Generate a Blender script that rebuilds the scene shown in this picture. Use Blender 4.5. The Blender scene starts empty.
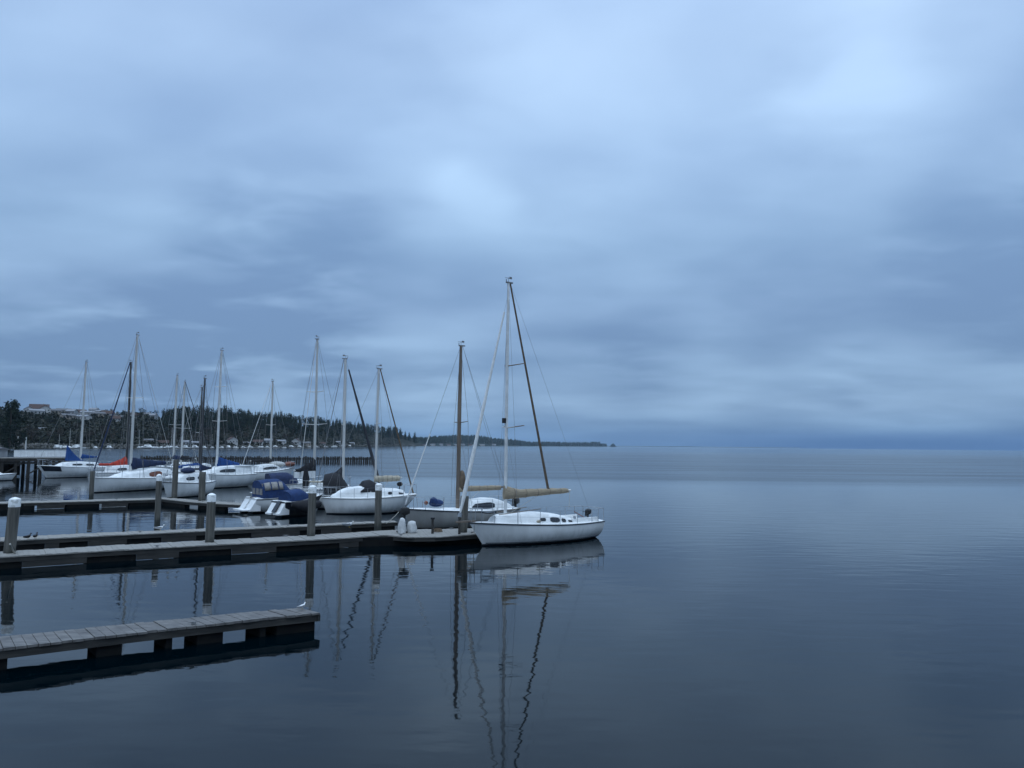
import bpy, math, random
from mathutils import Vector, Matrix, noise
random.seed(11)
R = math.radians
sc = bpy.context.scene
COL = sc.collection
F = 773.0; CAMH = 4.3

# ------------------------------------------------------------------ camera
cd = bpy.data.cameras.new('camera'); cam = bpy.data.objects.new('camera', cd); COL.objects.link(cam)
cd.sensor_width = 36; cd.lens = F / 1024 * 36; cd.clip_start = .1; cd.clip_end = 90000
MC = Matrix.Rotation(R(90) + math.atan(61.1 / F), 4, 'X') @ Matrix.Rotation(R(.573), 4, 'Z')
cam.matrix_world = Matrix.Translation((0, 0, CAMH)) @ MC
sc.camera = cam
M3 = MC.to_3x3(); M3I = M3.inverted()
CP = Vector((0, 0, CAMH))

def ray(px, py): return (M3 @ Vector((px - 512, -(py - 384), -F))).normalized()
def P(px, py, z=0.0):                       # photo point -> place on the level z
    d = ray(px, py); t = (z - CAMH) / d.z
    return CP + d * t
def proj(p):
    v = M3I @ (Vector(p) - CP)
    return (512 + F * v.x / -v.z, 384 - F * v.y / -v.z)
def PD(px, dist):                           # place on the water in the direction of a column, at a depth
    z = 0.0
    lo, hi = 441.0, 5000.0
    for _ in range(60):
        m = (lo + hi) / 2
        d = ray(px, m)
        if d.z >= -1e-7: lo = m; continue
        t = (z - CAMH) / d.z
        if (CP + d * t).y > dist: lo = m
        else: hi = m
    return P(px, hi)
def zat(x, y, py):                          # height that reaches row py above the place (x, y)
    lo, hi = -5.0, 2000.0
    for _ in range(60):
        m = (lo + hi) / 2
        if proj((x, y, m))[1] > py: lo = m
        else: hi = m
    return (lo + hi) / 2
def hor(px): return 445.1 + .010 * (px - 512)

# ------------------------------------------------------------------ materials
def newmat(name):
    m = bpy.data.materials.new(name); m.use_nodes = True
    nt = m.node_tree; b = nt.nodes['Principled BSDF']
    return m, nt, b
def N(nt, t, **kw):
    n = nt.nodes.new(t)
    for k, v in kw.items():
        if k in n.inputs: n.inputs[k].default_value = v
        else: setattr(n, k, v)
    return n
def mat(name_, *a, **k):
    m = _mat(name_, *a, **k)
    return m
def _mat(name, col, col2=None, scale=3.0, rough=.6, spec=.4, bump=0.0, stretch=(1, 1, 1), metal=0, detail=4, lo=.35, hi=.7, coords='Object'):
    m, nt, b = newmat(name)
    L = nt.links.new
    b.inputs['Roughness'].default_value = rough
    b.inputs['Metallic'].default_value = metal
    b.inputs['Specular IOR Level'].default_value = spec
    tc = N(nt, 'ShaderNodeTexCoord'); mp = N(nt, 'ShaderNodeMapping'); mp.inputs['Scale'].default_value = stretch
    if coords == 'World':
        g = N(nt, 'ShaderNodeNewGeometry'); L(g.outputs['Position'], mp.inputs['Vector'])
    else: L(tc.outputs['Object'], mp.inputs['Vector'])
    ns = N(nt, 'ShaderNodeTexNoise', Scale=scale, Detail=detail, Roughness=.6); L(mp.outputs[0], ns.inputs['Vector'])
    cr = N(nt, 'ShaderNodeValToRGB'); L(ns.outputs['Fac'], cr.inputs['Fac'])
    c2 = col2 or tuple(c * .72 for c in col)
    cr.color_ramp.elements[0].position = lo; cr.color_ramp.elements[0].color = (*c2, 1)
    cr.color_ramp.elements[1].position = hi; cr.color_ramp.elements[1].color = (*col, 1)
    L(cr.outputs[0], b.inputs['Base Color'])
    if bump:
        bp = N(nt, 'ShaderNodeBump', Strength=.6, Distance=bump); L(ns.outputs['Fac'], bp.inputs['Height']); L(bp.outputs[0], b.inputs['Normal'])
    return m
def antifoul(m, lvl=.07):     # painted bottom below the waterline
    nt = m.node_tree; b = nt.nodes['Principled BSDF']; l = b.inputs['Base Color'].links[0]; src = l.from_socket
    tc = N(nt, 'ShaderNodeTexCoord'); sx = N(nt, 'ShaderNodeSeparateXYZ'); nt.links.new(tc.outputs['Object'], sx.inputs[0])
    lt = N(nt, 'ShaderNodeMath', operation='LESS_THAN'); lt.inputs[1].default_value = lvl; nt.links.new(sx.outputs['Z'], lt.inputs[0])
    mx = N(nt, 'ShaderNodeMix', data_type='RGBA'); nt.links.new(lt.outputs[0], mx.inputs['Factor']); nt.links.new(src, mx.inputs[6]); mx.inputs[7].default_value = (.012, .014, .02, 1)
    ns = N(nt, 'ShaderNodeTexNoise', Scale=2.2, Detail=5); mp = N(nt, 'ShaderNodeMapping'); mp.inputs['Scale'].default_value = (2.5, 2.5, .5); nt.links.new(tc.outputs['Object'], mp.inputs['Vector']); nt.links.new(mp.outputs[0], ns.inputs['Vector'])
    sm = N(nt, 'ShaderNodeMath', operation='MULTIPLY_ADD'); nt.links.new(ns.outputs['Fac'], sm.inputs[0]); sm.inputs[1].default_value = -.9; nt.links.new(sx.outputs['Z'], sm.inputs[2])
    mr = N(nt, 'ShaderNodeMapRange'); nt.links.new(sm.outputs[0], mr.inputs['Value']); mr.inputs['From Min'].default_value = .02; mr.inputs['From Max'].default_value = -.45; mr.inputs['To Max'].default_value = .3
    gm = N(nt, 'ShaderNodeMix', data_type='RGBA'); nt.links.new(mr.outputs[0], gm.inputs['Factor']); nt.links.new(src, gm.inputs[6]); gm.inputs[7].default_value = (.16, .14, .10, 1); nt.links.new(gm.outputs[2], mx.inputs[6])
    nt.links.new(mx.outputs[2], b.inputs['Base Color'])
    return m
M = {}
M['gel'] = mat('white_gelcoat', (.78, .78, .76), (.66, .66, .63), 1.4, .3, .5)
M['gel_grey'] = mat('grey_gelcoat', (.50, .49, .46), (.36, .35, .32), 1.6, .42)
M['gel_dark'] = mat('navy_gelcoat', (.02, .025, .035), (.012, .015, .02), 1.4, .3)
for k_ in ('gel', 'gel_grey', 'gel_dark'): M[k_ + '_hull'] = antifoul(mat(M[k_].name + '_hull', {'gel': (.78, .78, .76), 'gel_grey': (.36, .355, .34), 'gel_dark': (.02, .025, .035)}[k_], {'gel': (.62, .62, .60), 'gel_grey': (.25, .245, .23), 'gel_dark': (.012, .015, .02)}[k_], .9, .35, stretch=(1, 1, .35)))  # grey hull tone also carries the shade on the dock-head sloop
M['deck'] = mat('white_deck', (.82, .82, .80), (.66, .66, .64), 2.5, .55)
M['alu'] = mat('anodised_mast', (.62, .61, .58), (.5, .49, .46), 2, .4, stretch=(1, 1, .2))
M['mast_white'] = mat('white_mast', (.75, .75, .73), None, 2, .4)
M['mast_dark'] = mat('dark_mast', (.05, .045, .045), (.03, .03, .03), 2, .5)
M['mast_brown'] = mat('weathered_mast', (.21, .16, .12), (.12, .095, .075), 4, .6, stretch=(1, 1, .1))
M['steel'] = mat('steel', (.45, .46, .47), None, 5, .35, metal=.7)
M['wire'] = mat('rig_wire', (.22, .22, .22), None, 5, .5)
M['window'] = mat('dark_window', (.012, .014, .018), (.02, .022, .026), 2, .12, .6)
M['tan'] = mat('tan_canvas', (.36, .29, .20), (.25, .20, .14), 6, .9, bump=.03, stretch=(1, 3, 3))
M['cream'] = mat('cream_canvas', (.5, .44, .34), (.38, .33, .25), 6, .9, bump=.03)
M['navy'] = mat('navy_canvas', (.02, .035, .09), (.012, .02, .05), 5, .9, bump=.03)
M['blue_dull'] = mat('dull_blue_canvas', (.012, .04, .13), (.008, .024, .08), 5, .85, bump=.03)
M['blue'] = mat('blue_canvas', (.012, .07, .24), (.008, .04, .15), 5, .85, bump=.03)
M['red'] = mat('red_canvas', (.55, .06, .035), (.36, .035, .022), 5, .85, bump=.03)
M['black'] = mat('black_canvas', (.018, .018, .022), (.01, .01, .012), 5, .85, bump=.02)
M['jib'] = mat('furled_sail', (.72, .72, .70), (.55, .55, .53), 6, .8, stretch=(3, 3, 1))
M['jib_dark'] = mat('dark_furled_sail', (.035, .037, .045), None, 6, .8)
M['jib_brown'] = mat('brown_stay', (.17, .12, .075), (.09, .065, .045), 6, .8)
M['rubber'] = mat('black_rubber', (.02, .02, .02), None, 5, .6)
M['rope'] = mat('rope', (.5, .48, .42), (.35, .33, .28), 30, .9)
M['brownwood'] = mat('varnished_teak', (.22, .07, .035), (.13, .04, .02), 4, .4)
M['vinyl'] = mat('clear_vinyl', (.26, .24, .22), (.16, .15, .14), 5, .25)
M['fender'] = mat('fender_vinyl', (.7, .7, .66), None, 5, .45)
M['plank'] = mat('weathered_planks', (.32, .30, .265), (.17, .16, .145), 5, .8, bump=.006, stretch=(1, 8, 8), coords='Object')
M['plank_dark'] = mat('damp_planks', (.18, .168, .155), (.065, .06, .057), 2.2, .65, bump=.008, stretch=(1.5, 4, 4), detail=7, lo=.3, hi=.72)
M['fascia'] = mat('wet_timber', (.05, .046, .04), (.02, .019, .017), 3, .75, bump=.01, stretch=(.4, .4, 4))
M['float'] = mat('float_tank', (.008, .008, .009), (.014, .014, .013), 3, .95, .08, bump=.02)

M['cap'] = mat('piling_cap', (.8, .8, .78), (.55, .55, .52), 9, .5, lo=.42, hi=.5)
M['pile_dark'] = mat('creosote_timber', (.045, .04, .035), (.022, .02, .018), 3, .85, bump=.02, stretch=(3, 3, .5))
M['bark'] = mat('bark', (.05, .038, .028), None, 3, .9)
M['needle'] = mat('conifer_needles', (.030, .042, .028), (.013, .020, .015), .35, .95, .1, coords='World')
M['needle2'] = mat('conifer_needles_pale', (.045, .055, .035), (.02, .028, .02), .35, .95, .1, coords='World')
M['leafless'] = mat('bare_twigs', (.075, .06, .047), (.04, .034, .028), .4, .95, .1, coords='World')
M['brush'] = mat('brush_leaves', (.026, .027, .018), (.014, .016, .011), .15, .95, .1, coords='World')
M['hill'] = mat('hill_soil', (.034, .033, .023), (.018, .02, .014), .06, .95, .1, coords='World', lo=.4, hi=.62)
M['cliff'] = mat('shore_rock', (.22, .21, .19), (.06, .06, .055), .5, .9, .2, coords='World', bump=.3)
M['house_white'] = mat('white_siding', (.5, .49, .47), None, .8, .7)
M['house_tan'] = mat('tan_siding', (.34, .29, .24), None, .8, .7)
M['house_grey'] = mat('grey_siding', (.3, .31, .32), None, .8, .7)
M['roof_brown'] = mat('brown_shingles', (.085, .05, .042), (.055, .035, .03), 1.5, .85)
M['roof_grey'] = mat('grey_shingles', (.16, .16, .165), (.10, .10, .105), 1.5, .85)
M['roof_pale'] = mat('pale_metal_roof', (.24, .24, .25), (.17, .17, .18), 1, .5)
M['far_woods'] = mat('far_woods', (.035, .045, .032), (.018, .026, .02), .02, .95, .1, coords='World')
M['mountain'] = mat('mountain_rock', (.10, .11, .12), (.05, .06, .06), .0006, .95, .1, coords='World')
M['gull'] = mat('gull_feathers', (.82, .82, .8), None, 5, .7)
M['gull_wing'] = mat('grey_feathers', (.35, .36, .38), None, 5, .7)
M['crow'] = mat('dark_feathers', (.02, .02, .022), None, 5, .6)
M['beak'] = mat('yellow_beak', (.6, .4, .05), None, 5, .5)
M['bag'] = mat('white_tarp', (.62, .62, .6), (.42, .42, .41), 5, .6, bump=.06)

def piling_mat():
    m, nt, b = newmat('piling_timber'); L = nt.links.new
    g = N(nt, 'ShaderNodeNewGeometry'); tc = N(nt, 'ShaderNodeTexCoord')
    mp = N(nt, 'ShaderNodeMapping'); mp.inputs['Scale'].default_value = (9, 9, .5); L(tc.outputs['Object'], mp.inputs['Vector'])
    ns = N(nt, 'ShaderNodeTexNoise', Scale=1.6, Detail=6); L(mp.outputs[0], ns.inputs['Vector'])
    cr = N(nt, 'ShaderNodeValToRGB'); L(ns.outputs['Fac'], cr.inputs['Fac'])
    cr.color_ramp.elements[0].position = .32; cr.color_ramp.elements[0].color = (.05, .048, .04, 1)
    cr.color_ramp.elements[1].position = .68; cr.color_ramp.elements[1].color = (.125, .117, .10, 1)
    # tide line: wet weed and barnacles, ragged edge
    sx = N(nt, 'ShaderNodeSeparateXYZ'); L(g.outputs['Position'], sx.inputs[0])
    n2 = N(nt, 'ShaderNodeTexNoise', Scale=5.0, Detail=3); L(tc.outputs['Object'], n2.inputs['Vector'])
    ad = N(nt, 'ShaderNodeMath', operation='MULTIPLY_ADD'); L(n2.outputs['Fac'], ad.inputs[0]); ad.inputs[1].default_value = -.5; L(sx.outputs['Z'], ad.inputs[2])
    mr = N(nt, 'ShaderNodeMapRange'); L(ad.outputs[0], mr.inputs['Value']); mr.inputs['From Min'].default_value = .15; mr.inputs['From Max'].default_value = .4
    mx = N(nt, 'ShaderNodeMix', data_type='RGBA'); L(mr.outputs[0], mx.inputs['Factor']); mx.inputs[6].default_value = (.03, .032, .025, 1); L(cr.outputs[0], mx.inputs[7])
    L(mx.outputs[2], b.inputs['Base Color']); b.inputs['Roughness'].default_value = .8
    bp = N(nt, 'ShaderNodeBump', Strength=.7, Distance=.02); L(ns.outputs['Fac'], bp.inputs['Height']); L(bp.outputs[0], b.inputs['Normal'])
    return m
M['piling'] = piling_mat()

# ------------------------------------------------------------------ mesh helpers
class MB:
    def __init__(s): s.v = []; s.f = []; s.m = []; s.cur = 0
    def add(s, vs, fs):
        o = len(s.v); s.v += [tuple(v) for v in vs]
        s.f += [tuple(o + i for i in f) for f in fs]; s.m += [s.cur] * len(fs); return s
    def box(s, c, d, rz=0, taper=1.0):
        x, y, z = (k / 2 for k in d); ca, sa = math.cos(rz), math.sin(rz); vs = []
        for k, t in ((-1, 1.0), (1, taper)):
            for i, j in ((-1, -1), (1, -1), (1, 1), (-1, 1)):
                a, b = i * x * t, j * y * t
                vs.append((c[0] + a * ca - b * sa, c[1] + a * sa + b * ca, c[2] + k * z))
        return s.add(vs, [(3, 2, 1, 0), (4, 5, 6, 7), (0, 1, 5, 4), (1, 2, 6, 5), (2, 3, 7, 6), (3, 0, 4, 7)])
    def tube(s, pts, rad, n=8, cap=True):
        pts = [Vector(p) for p in pts]
        if not hasattr(rad, '__len__'): rad = [rad] * len(pts)
        vs = []; fs = []; u = None
        for i, p in enumerate(pts):
            d = (pts[min(i + 1, len(pts) - 1)] - pts[max(i - 1, 0)]).normalized()
            if u is None:
                u = d.orthogonal().normalized()
            u = (u - d * u.dot(d)).normalized(); w = d.cross(u)
            for k in range(n):
                a = 2 * math.pi * k / n; vs.append(p + (u * math.cos(a) + w * math.sin(a)) * rad[i])
        for i in range(len(pts) - 1):
            for k in range(n):
                a, b = i * n + k, i * n + (k + 1) % n; fs.append((a, b, b + n, a + n))
        if cap:
            fs.append(tuple(range(n - 1, -1, -1))); e = (len(pts) - 1) * n; fs.append(tuple(range(e, e + n)))
        return s.add(vs, fs)
    def loft(s, rings, closed=False, cap0=False, cap1=False):
        n = len(rings[0]); vs = [p for r in rings for p in r]; fs = []
        for i in range(len(rings) - 1):
            for k in range(n if closed else n - 1):
                a, b = i * n + k, i * n + (k + 1) % n; fs.append((a, b, b + n, a + n))
        if cap0: fs.append(tuple(range(n - 1, -1, -1)))
        if cap1: e = (len(rings) - 1) * n; fs.append(tuple(range(e, e + n)))
        return s.add(vs, fs)
    def ball(s, c, r, nu=10, nv=6, f=None):
        rings = []
        for i in range(nv + 1):
            a = math.pi * i / nv; ring = []
            for k in range(nu):
                b = 2 * math.pi * k / nu
                ring.append((c[0] + r[0] * math.sin(a) * math.cos(b), c[1] + r[1] * math.sin(a) * math.sin(b), c[2] - r[2] * math.cos(a)))
            rings.append(ring)
        return s.loft(rings, closed=True)
    def mesh(s, name, mats, angle=35):
        me = bpy.data.meshes.new(name); me.from_pydata(s.v, [], s.f)
        for m in (mats if isinstance(mats, (list, tuple)) else [mats]): me.materials.append(m)
        me.polygons.foreach_set('material_index', s.m)
        if angle:
            me.polygons.foreach_set('use_smooth', [True] * len(s.f)); me.update(); me.set_sharp_from_angle(angle=R(angle))
        me.update(); return me
    def build(s, name, mats, parent=None, angle=35):
        o = bpy.data.objects.new(name, s.mesh(name, mats, angle)); COL.objects.link(o)
        if parent: o.parent = parent
        return o
def tag(o, label, cat, group=None, kind=None):
    if label: o['label'] = label
    if cat: o['category'] = cat
    if group: o['group'] = group
    if kind: o['kind'] = kind
    return o
def empty(name, loc, rz=0):
    o = bpy.data.objects.new(name, None); COL.objects.link(o); o.location = loc; o.rotation_euler = (0, 0, rz)
    o.empty_display_size = .3; return o
def clone(o, parent=None):
    c = o.copy(); COL.objects.link(c); c.parent = parent
    for k in o.children: clone(k, c)
    return c
def lerp(a, b, t): return a + (b - a) * t
def interp(tab, x):
    if x <= tab[0][0]: return tab[0][1]
    for (a, b), (c, d) in zip(tab, tab[1:]):
        if x <= c: return lerp(b, d, (x - a) / (c - a))
    return tab[-1][1]

# ------------------------------------------------------------------ water
def make_water():
    me = MB().add([(-12500, -60, 0), (12500, -60, 0), (12500, 12500, 0), (-12500, 12500, 0)], [(0, 1, 2, 3)])
    m, nt, b = newmat('sea_water'); L = nt.links.new
    g = N(nt, 'ShaderNodeNewGeometry')
    b.inputs['Base Color'].default_value = (.0, .0028, .0045, 1); b.inputs['IOR'].default_value = 1.26
    sx = N(nt, 'ShaderNodeSeparateXYZ'); L(g.outputs['Position'], sx.inputs[0])
    # wind-ruffled water further out, its edge wandering
    nE = N(nt, 'ShaderNodeTexNoise', Scale=.012, Detail=3); L(g.outputs['Position'], nE.inputs['Vector'])
    e = N(nt, 'ShaderNodeMath', operation='MULTIPLY_ADD'); L(nE.outputs['Fac'], e.inputs[0]); e.inputs[1].default_value = 18; L(sx.outputs['Y'], e.inputs[2])
    mr = N(nt, 'ShaderNodeMapRange'); L(e.outputs[0], mr.inputs['Value']); mr.inputs['From Min'].default_value = 95; mr.inputs['From Max'].default_value = 112
    # calmer lane again far out near the horizon
    mf = N(nt, 'ShaderNodeMapRange'); L(sx.outputs['Y'], mf.inputs['Value']); mf.inputs['From Min'].default_value = 330; mf.inputs['From Max'].default_value = 700
    mf.inputs['To Min'].default_value = 1; mf.inputs['To Max'].default_value = .45
    ruff = N(nt, 'ShaderNodeMath', operation='MULTIPLY'); L(mr.outputs[0], ruff.inputs[0]); L(mf.outputs[0], ruff.inputs[1])
    # streaks
    mp0 = N(nt, 'ShaderNodeMapping'); mp0.inputs['Scale'].default_value = (.012, .09, 1); L(g.outputs['Position'], mp0.inputs['Vector'])
    nS = N(nt, 'ShaderNodeTexNoise', Scale=1.0, Detail=4, Roughness=.6); L(mp0.outputs[0], nS.inputs['Vector'])
    st = N(nt, 'ShaderNodeMapRange'); L(nS.outputs['Fac'], st.inputs['Value']); st.inputs['From Min'].default_value = .3; st.inputs['From Max'].default_value = .7
    st.inputs['To Min'].default_value = .55; st.inputs['To Max'].default_value = 1.25
    r1 = N(nt, 'ShaderNodeMath', operation='MULTIPLY'); L(ruff.outputs[0], r1.inputs[0]); L(st.outputs[0], r1.inputs[1])
    # rougher to the right in the middle distance
    ro = N(nt, 'ShaderNodeMath', operation='MULTIPLY_ADD'); L(r1.outputs[0], ro.inputs[0]); ro.inputs[1].default_value = .16; ro.inputs[2].default_value = .035
    L(ro.outputs[0], b.inputs['Roughness'])
    # slow swell and fine ripples
    mp = N(nt, 'ShaderNodeMapping'); mp.inputs['Scale'].default_value = (.45, 1.0, 1); mp.inputs['Rotation'].default_value = (0, 0, R(8)); L(g.outputs['Position'], mp.inputs['Vector'])
    n1 = N(nt, 'ShaderNodeTexNoise', Scale=1.25, Detail=1.5, Roughness=.4, Distortion=.3); L(mp.outputs[0], n1.inputs['Vector'])
    b1 = N(nt, 'ShaderNodeBump', Strength=1.0, Distance=.0085); L(n1.outputs['Fac'], b1.inputs['Height'])
    n2 = N(nt, 'ShaderNodeTexNoise', Scale=2.6, Detail=2.0, Roughness=.5); L(mp.outputs[0], n2.inputs['Vector'])
    b2 = N(nt, 'ShaderNodeBump', Strength=1.0, Distance=.0034); L(n2.outputs['Fac'], b2.inputs['Height']); L(b1.outputs[0], b2.inputs['Normal'])
    mp3 = N(nt, 'ShaderNodeMapping'); mp3.inputs['Scale'].default_value = (.18, 1.3, 1); mp3.inputs['Rotation'].default_value = (0, 0, R(-4)); L(g.outputs['Position'], mp3.inputs['Vector'])
    n3 = N(nt, 'ShaderNodeTexNoise', Scale=1.2, Detail=2, Roughness=.5); L(mp3.outputs[0], n3.inputs['Vector'])
    sxm = N(nt, 'ShaderNodeMapRange'); L(sx.outputs['Y'], sxm.inputs['Value']); sxm.inputs['From Min'].default_value = 14; sxm.inputs['From Max'].default_value = 45
    b3 = N(nt, 'ShaderNodeBump', Distance=.009); L(sxm.outputs[0], b3.inputs['Strength']); L(n3.outputs['Fac'], b3.inputs['Height']); L(b2.outputs[0], b3.inputs['Normal'])
    L(b3.outputs[0], b.inputs['Normal'])
    tag(me.build('water', m, angle=0), None, None, kind='structure')
make_water()

# ------------------------------------------------------------------ pilings
def piling(px, pyw, pytop, wpx, label, cap=True, group=None, lean=0.0, hoop=False):
    p = P(px, pyw); depth = p.y; r = wpx / F * depth / 2 * .93; z = zat(p.x, p.y, pytop)
    root = empty('piling', (p.x, p.y, 0)); tag(root, label, 'piling', group)
    n = 14; rings = []
    rnd = random.Random(int(px * 7)); lean += rnd.uniform(-.02, .02); zs = [-2.2, 0, .5, 1.2, z * .8, z - (.22 if cap else .03), z - (.2 if cap else 0)]
    for i, zz in enumerate(zs):
        ring = []
        for k in range(n):
            a = 2 * math.pi * k / n; rr = r * (1.04 - .04 * zz / z) * (1 + .05 * (noise.noise(Vector((math.cos(a), math.sin(a), zz * .5 + px))) ))
            if i == len(zs) - 1: rr *= .93
            ring.append((rr * math.cos(a) + lean * zz, rr * math.sin(a), zz))
        rings.append(ring)
    MB().loft(rings, closed=True, cap0=True, cap1=True).build('post', M['piling'], root)
    if cap:
        c = []; zt = z
        for rr, zz in ((r * 1.05, zt - .34), (r * 1.06, zt - .12), (r * 1.0, zt - .07), (r * .5, zt - .02), (.02, zt)):
            c.append([(rr * math.cos(2 * math.pi * k / n) + lean * zz, rr * math.sin(2 * math.pi * k / n), zz) for k in range(n)])
        MB().loft(c, closed=True, cap1=True, cap0=True).build('cap', M['cap'], root)
    if hoop:
        MB().tube([((r + .09) * math.cos(a) * 1.0, (r + .09) * math.sin(a), .36) for a in [2 * math.pi * k / 16 for k in range(17)]], .028, 6).build('hoop', M['steel'], root)
    return root
G = 'timber pilings along the docks'
piling(8, 565, 497, 11, 'thick grey piling with white cone cap at the left edge of the front dock', True, G, hoop=True, lean=.03)
piling(209, 553, 493, 8.8, 'white-capped piling through the front dock, nearest below the sloop with the blue cover', True, G, hoop=True)
piling(310.5, 546, 485, 8.2, 'white-capped piling through the front dock, just right of the small dark-sided motorboat', True, G, hoop=True)
piling(377.5, 536, 483, 7.2, 'pale-topped piling between the two long docks, in front of the cream-covered sloop', True, G)
piling(462.5, 542, 496, 8.6, 'uncapped grey piling at the outer end of the front dock beside the white sloop bow', False, G, lean=.02)
piling(157, 529.5, 474, 5.8, 'white-topped piling standing in open water behind the back dock', True, G)
piling(91, 501.5, 471, 4.6, 'slim dark piling behind the far dock, beside the red sail cover', False, G)
piling(174, 504.0, 460, 5.6, 'tall dark piling on the far dock between the two white sloops', False, G)
piling(201.5, 507.0, 472, 6.6, 'short stout piling at the bend of the far dock', False, G)

# ------------------------------------------------------------------ docks
def dock(name, label, front, back, z=.42, thick=.2, floats=(), plank=.16, cleats=(), seed=1, lower=None, pm='plank'):
    gp = .028 if pm == 'plank_dark' else .012
    """front/back: photo points of the two top edges, left to right; floats: px spans along the front"""
    fr = [P(a, b, z) for a, b in front]; bk = [P(a, b, z) for a, b in back]
    root = empty(name, (fr[0].x, fr[0].y, 0)); tag(root, label, 'dock')
    o0 = root.location.copy()
    def at(pl, t):
        ls = [0]
        for a, b in zip(pl, pl[1:]): ls.append(ls[-1] + (b - a).length)
        d = t * ls[-1]
        for i in range(len(pl) - 1):
            if d <= ls[i + 1] + 1e-6:
                return pl[i].lerp(pl[i + 1], (d - ls[i]) / max(1e-6, ls[i + 1] - ls[i]))
        return pl[-1].copy()
    ln = sum((b - a).length for a, b in zip(fr, fr[1:]))
    n = int(ln / plank); rnd = random.Random(seed)
    mb = MB()
    for i in range(n):
        t0 = (i + gp) / n; t1 = (i + 1 - gp) / n; dz = rnd.uniform(-.01, .01)
        a, b, c, d = at(fr, t0), at(fr, t1), at(bk, t1), at(bk, t0)
        w = (c - b).normalized()
        e = rnd.uniform(-.022, .022)
        a = a - w * (.03 + e); b = b - w * (.03 + e)
        vs = []
        for zz in (z - .045, z + dz):
            for q in (a, b, c, d): vs.append((q.x - o0.x, q.y - o0.y, zz))
        mb.add(vs, [(3, 2, 1, 0), (4, 5, 6, 7), (0, 1, 5, 4), (1, 2, 6, 5), (2, 3, 7, 6), (3, 0, 4, 7)])
    dk = mb.build('deck_planks', M[pm], root, 0)
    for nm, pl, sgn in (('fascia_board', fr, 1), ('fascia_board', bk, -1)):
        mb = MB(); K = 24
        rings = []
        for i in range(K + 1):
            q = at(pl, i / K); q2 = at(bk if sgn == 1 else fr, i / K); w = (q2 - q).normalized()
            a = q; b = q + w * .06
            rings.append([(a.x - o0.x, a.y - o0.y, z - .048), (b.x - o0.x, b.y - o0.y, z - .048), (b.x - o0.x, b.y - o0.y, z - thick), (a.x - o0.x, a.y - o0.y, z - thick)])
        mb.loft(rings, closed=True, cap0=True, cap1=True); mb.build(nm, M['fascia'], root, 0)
    for t in (0, 1):
        a = at(fr, t); b = at(bk, t); d = (b - a); c = (a + b) / 2
        MB().box((c.x - o0.x, c.y - o0.y, z - .048 - (thick - .05) / 2), (d.length + .02, .07, thick - .05), math.atan2(d.y, d.x)).build('end_board', M['fascia'], root, 0)
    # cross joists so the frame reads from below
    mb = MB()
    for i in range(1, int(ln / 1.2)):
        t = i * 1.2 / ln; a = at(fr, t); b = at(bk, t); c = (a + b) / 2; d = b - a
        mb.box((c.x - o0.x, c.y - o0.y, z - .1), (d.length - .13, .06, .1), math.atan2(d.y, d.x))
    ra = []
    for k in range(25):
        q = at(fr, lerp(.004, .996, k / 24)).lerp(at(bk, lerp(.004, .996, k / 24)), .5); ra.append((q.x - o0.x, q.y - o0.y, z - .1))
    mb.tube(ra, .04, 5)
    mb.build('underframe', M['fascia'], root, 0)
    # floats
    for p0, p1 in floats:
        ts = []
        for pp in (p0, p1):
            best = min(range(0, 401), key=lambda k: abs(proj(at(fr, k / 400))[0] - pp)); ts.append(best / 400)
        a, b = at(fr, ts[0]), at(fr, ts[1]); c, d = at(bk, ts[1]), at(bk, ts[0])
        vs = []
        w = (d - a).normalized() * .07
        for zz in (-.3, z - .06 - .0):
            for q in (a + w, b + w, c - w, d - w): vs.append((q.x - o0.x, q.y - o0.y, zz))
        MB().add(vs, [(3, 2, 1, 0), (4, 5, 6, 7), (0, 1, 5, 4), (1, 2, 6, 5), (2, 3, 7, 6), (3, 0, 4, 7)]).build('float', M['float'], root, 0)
    if lower:
        for p0, p1 in lower:
            ts = [min(range(0, 401), key=lambda k: abs(proj(at(fr, k / 400))[0] - pp)) / 400 for pp in (p0, p1)]
            a, b = at(fr, ts[0]), at(fr, ts[1]); w = (at(bk, ts[0]) - a).normalized()
            a = a + w * .01; b = b + w * .01; c = b + w * .04; d = a + w * .04; vs = []
            for zz in (z - thick - .21, z - thick - .004):
                for q in (a, b, c, d): vs.append((q.x - o0.x, q.y - o0.y, zz))
            MB().add(vs, [(3, 2, 1, 0), (4, 5, 6, 7), (0, 1, 5, 4), (1, 2, 6, 5), (2, 3, 7, 6), (3, 0, 4, 7)]).build('skirt_board', M['fascia'], root, 0)
    for (t, side) in cleats:
        a = at(fr, t); b = at(bk, t); q = a.lerp(b, side); d = (at(fr, min(1, t + .01)) - at(fr, max(0, t - .01))).normalized()
        rz = math.atan2(d.y, d.x); cx, cy = q.x - o0.x, q.y - o0.y
        m_ = MB().box((cx, cy, z + .03), (.09, .04, .04), rz)
        m_.tube([(cx - .12 * d.x, cy - .12 * d.y, z + .06), (cx - .07 * d.x, cy - .07 * d.y, z + .065), (cx + .07 * d.x, cy + .07 * d.y, z + .065), (cx + .12 * d.x, cy + .12 * d.y, z + .06)], [.008, .012, .012, .008], 6)
        m_.build('cleat', M['wire'], root)
    return root
dock('floating_dock', 'short floating dock with worn grey planks and black floats in the foreground',
     [(-60, 655.5), (0, 648.5), (130, 633), (260, 618.5), (319, 612.3)], [(-60, 643.5), (0, 637), (130, 623.5), (255, 611.5), (300, 607.5)],
     floats=[(-50, 9), (98, 124), (168, 174), (199, 225), (262, 268), (279, 317)], plank=.19, cleats=((.62, .12),), seed=3, pm='plank_dark')
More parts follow.
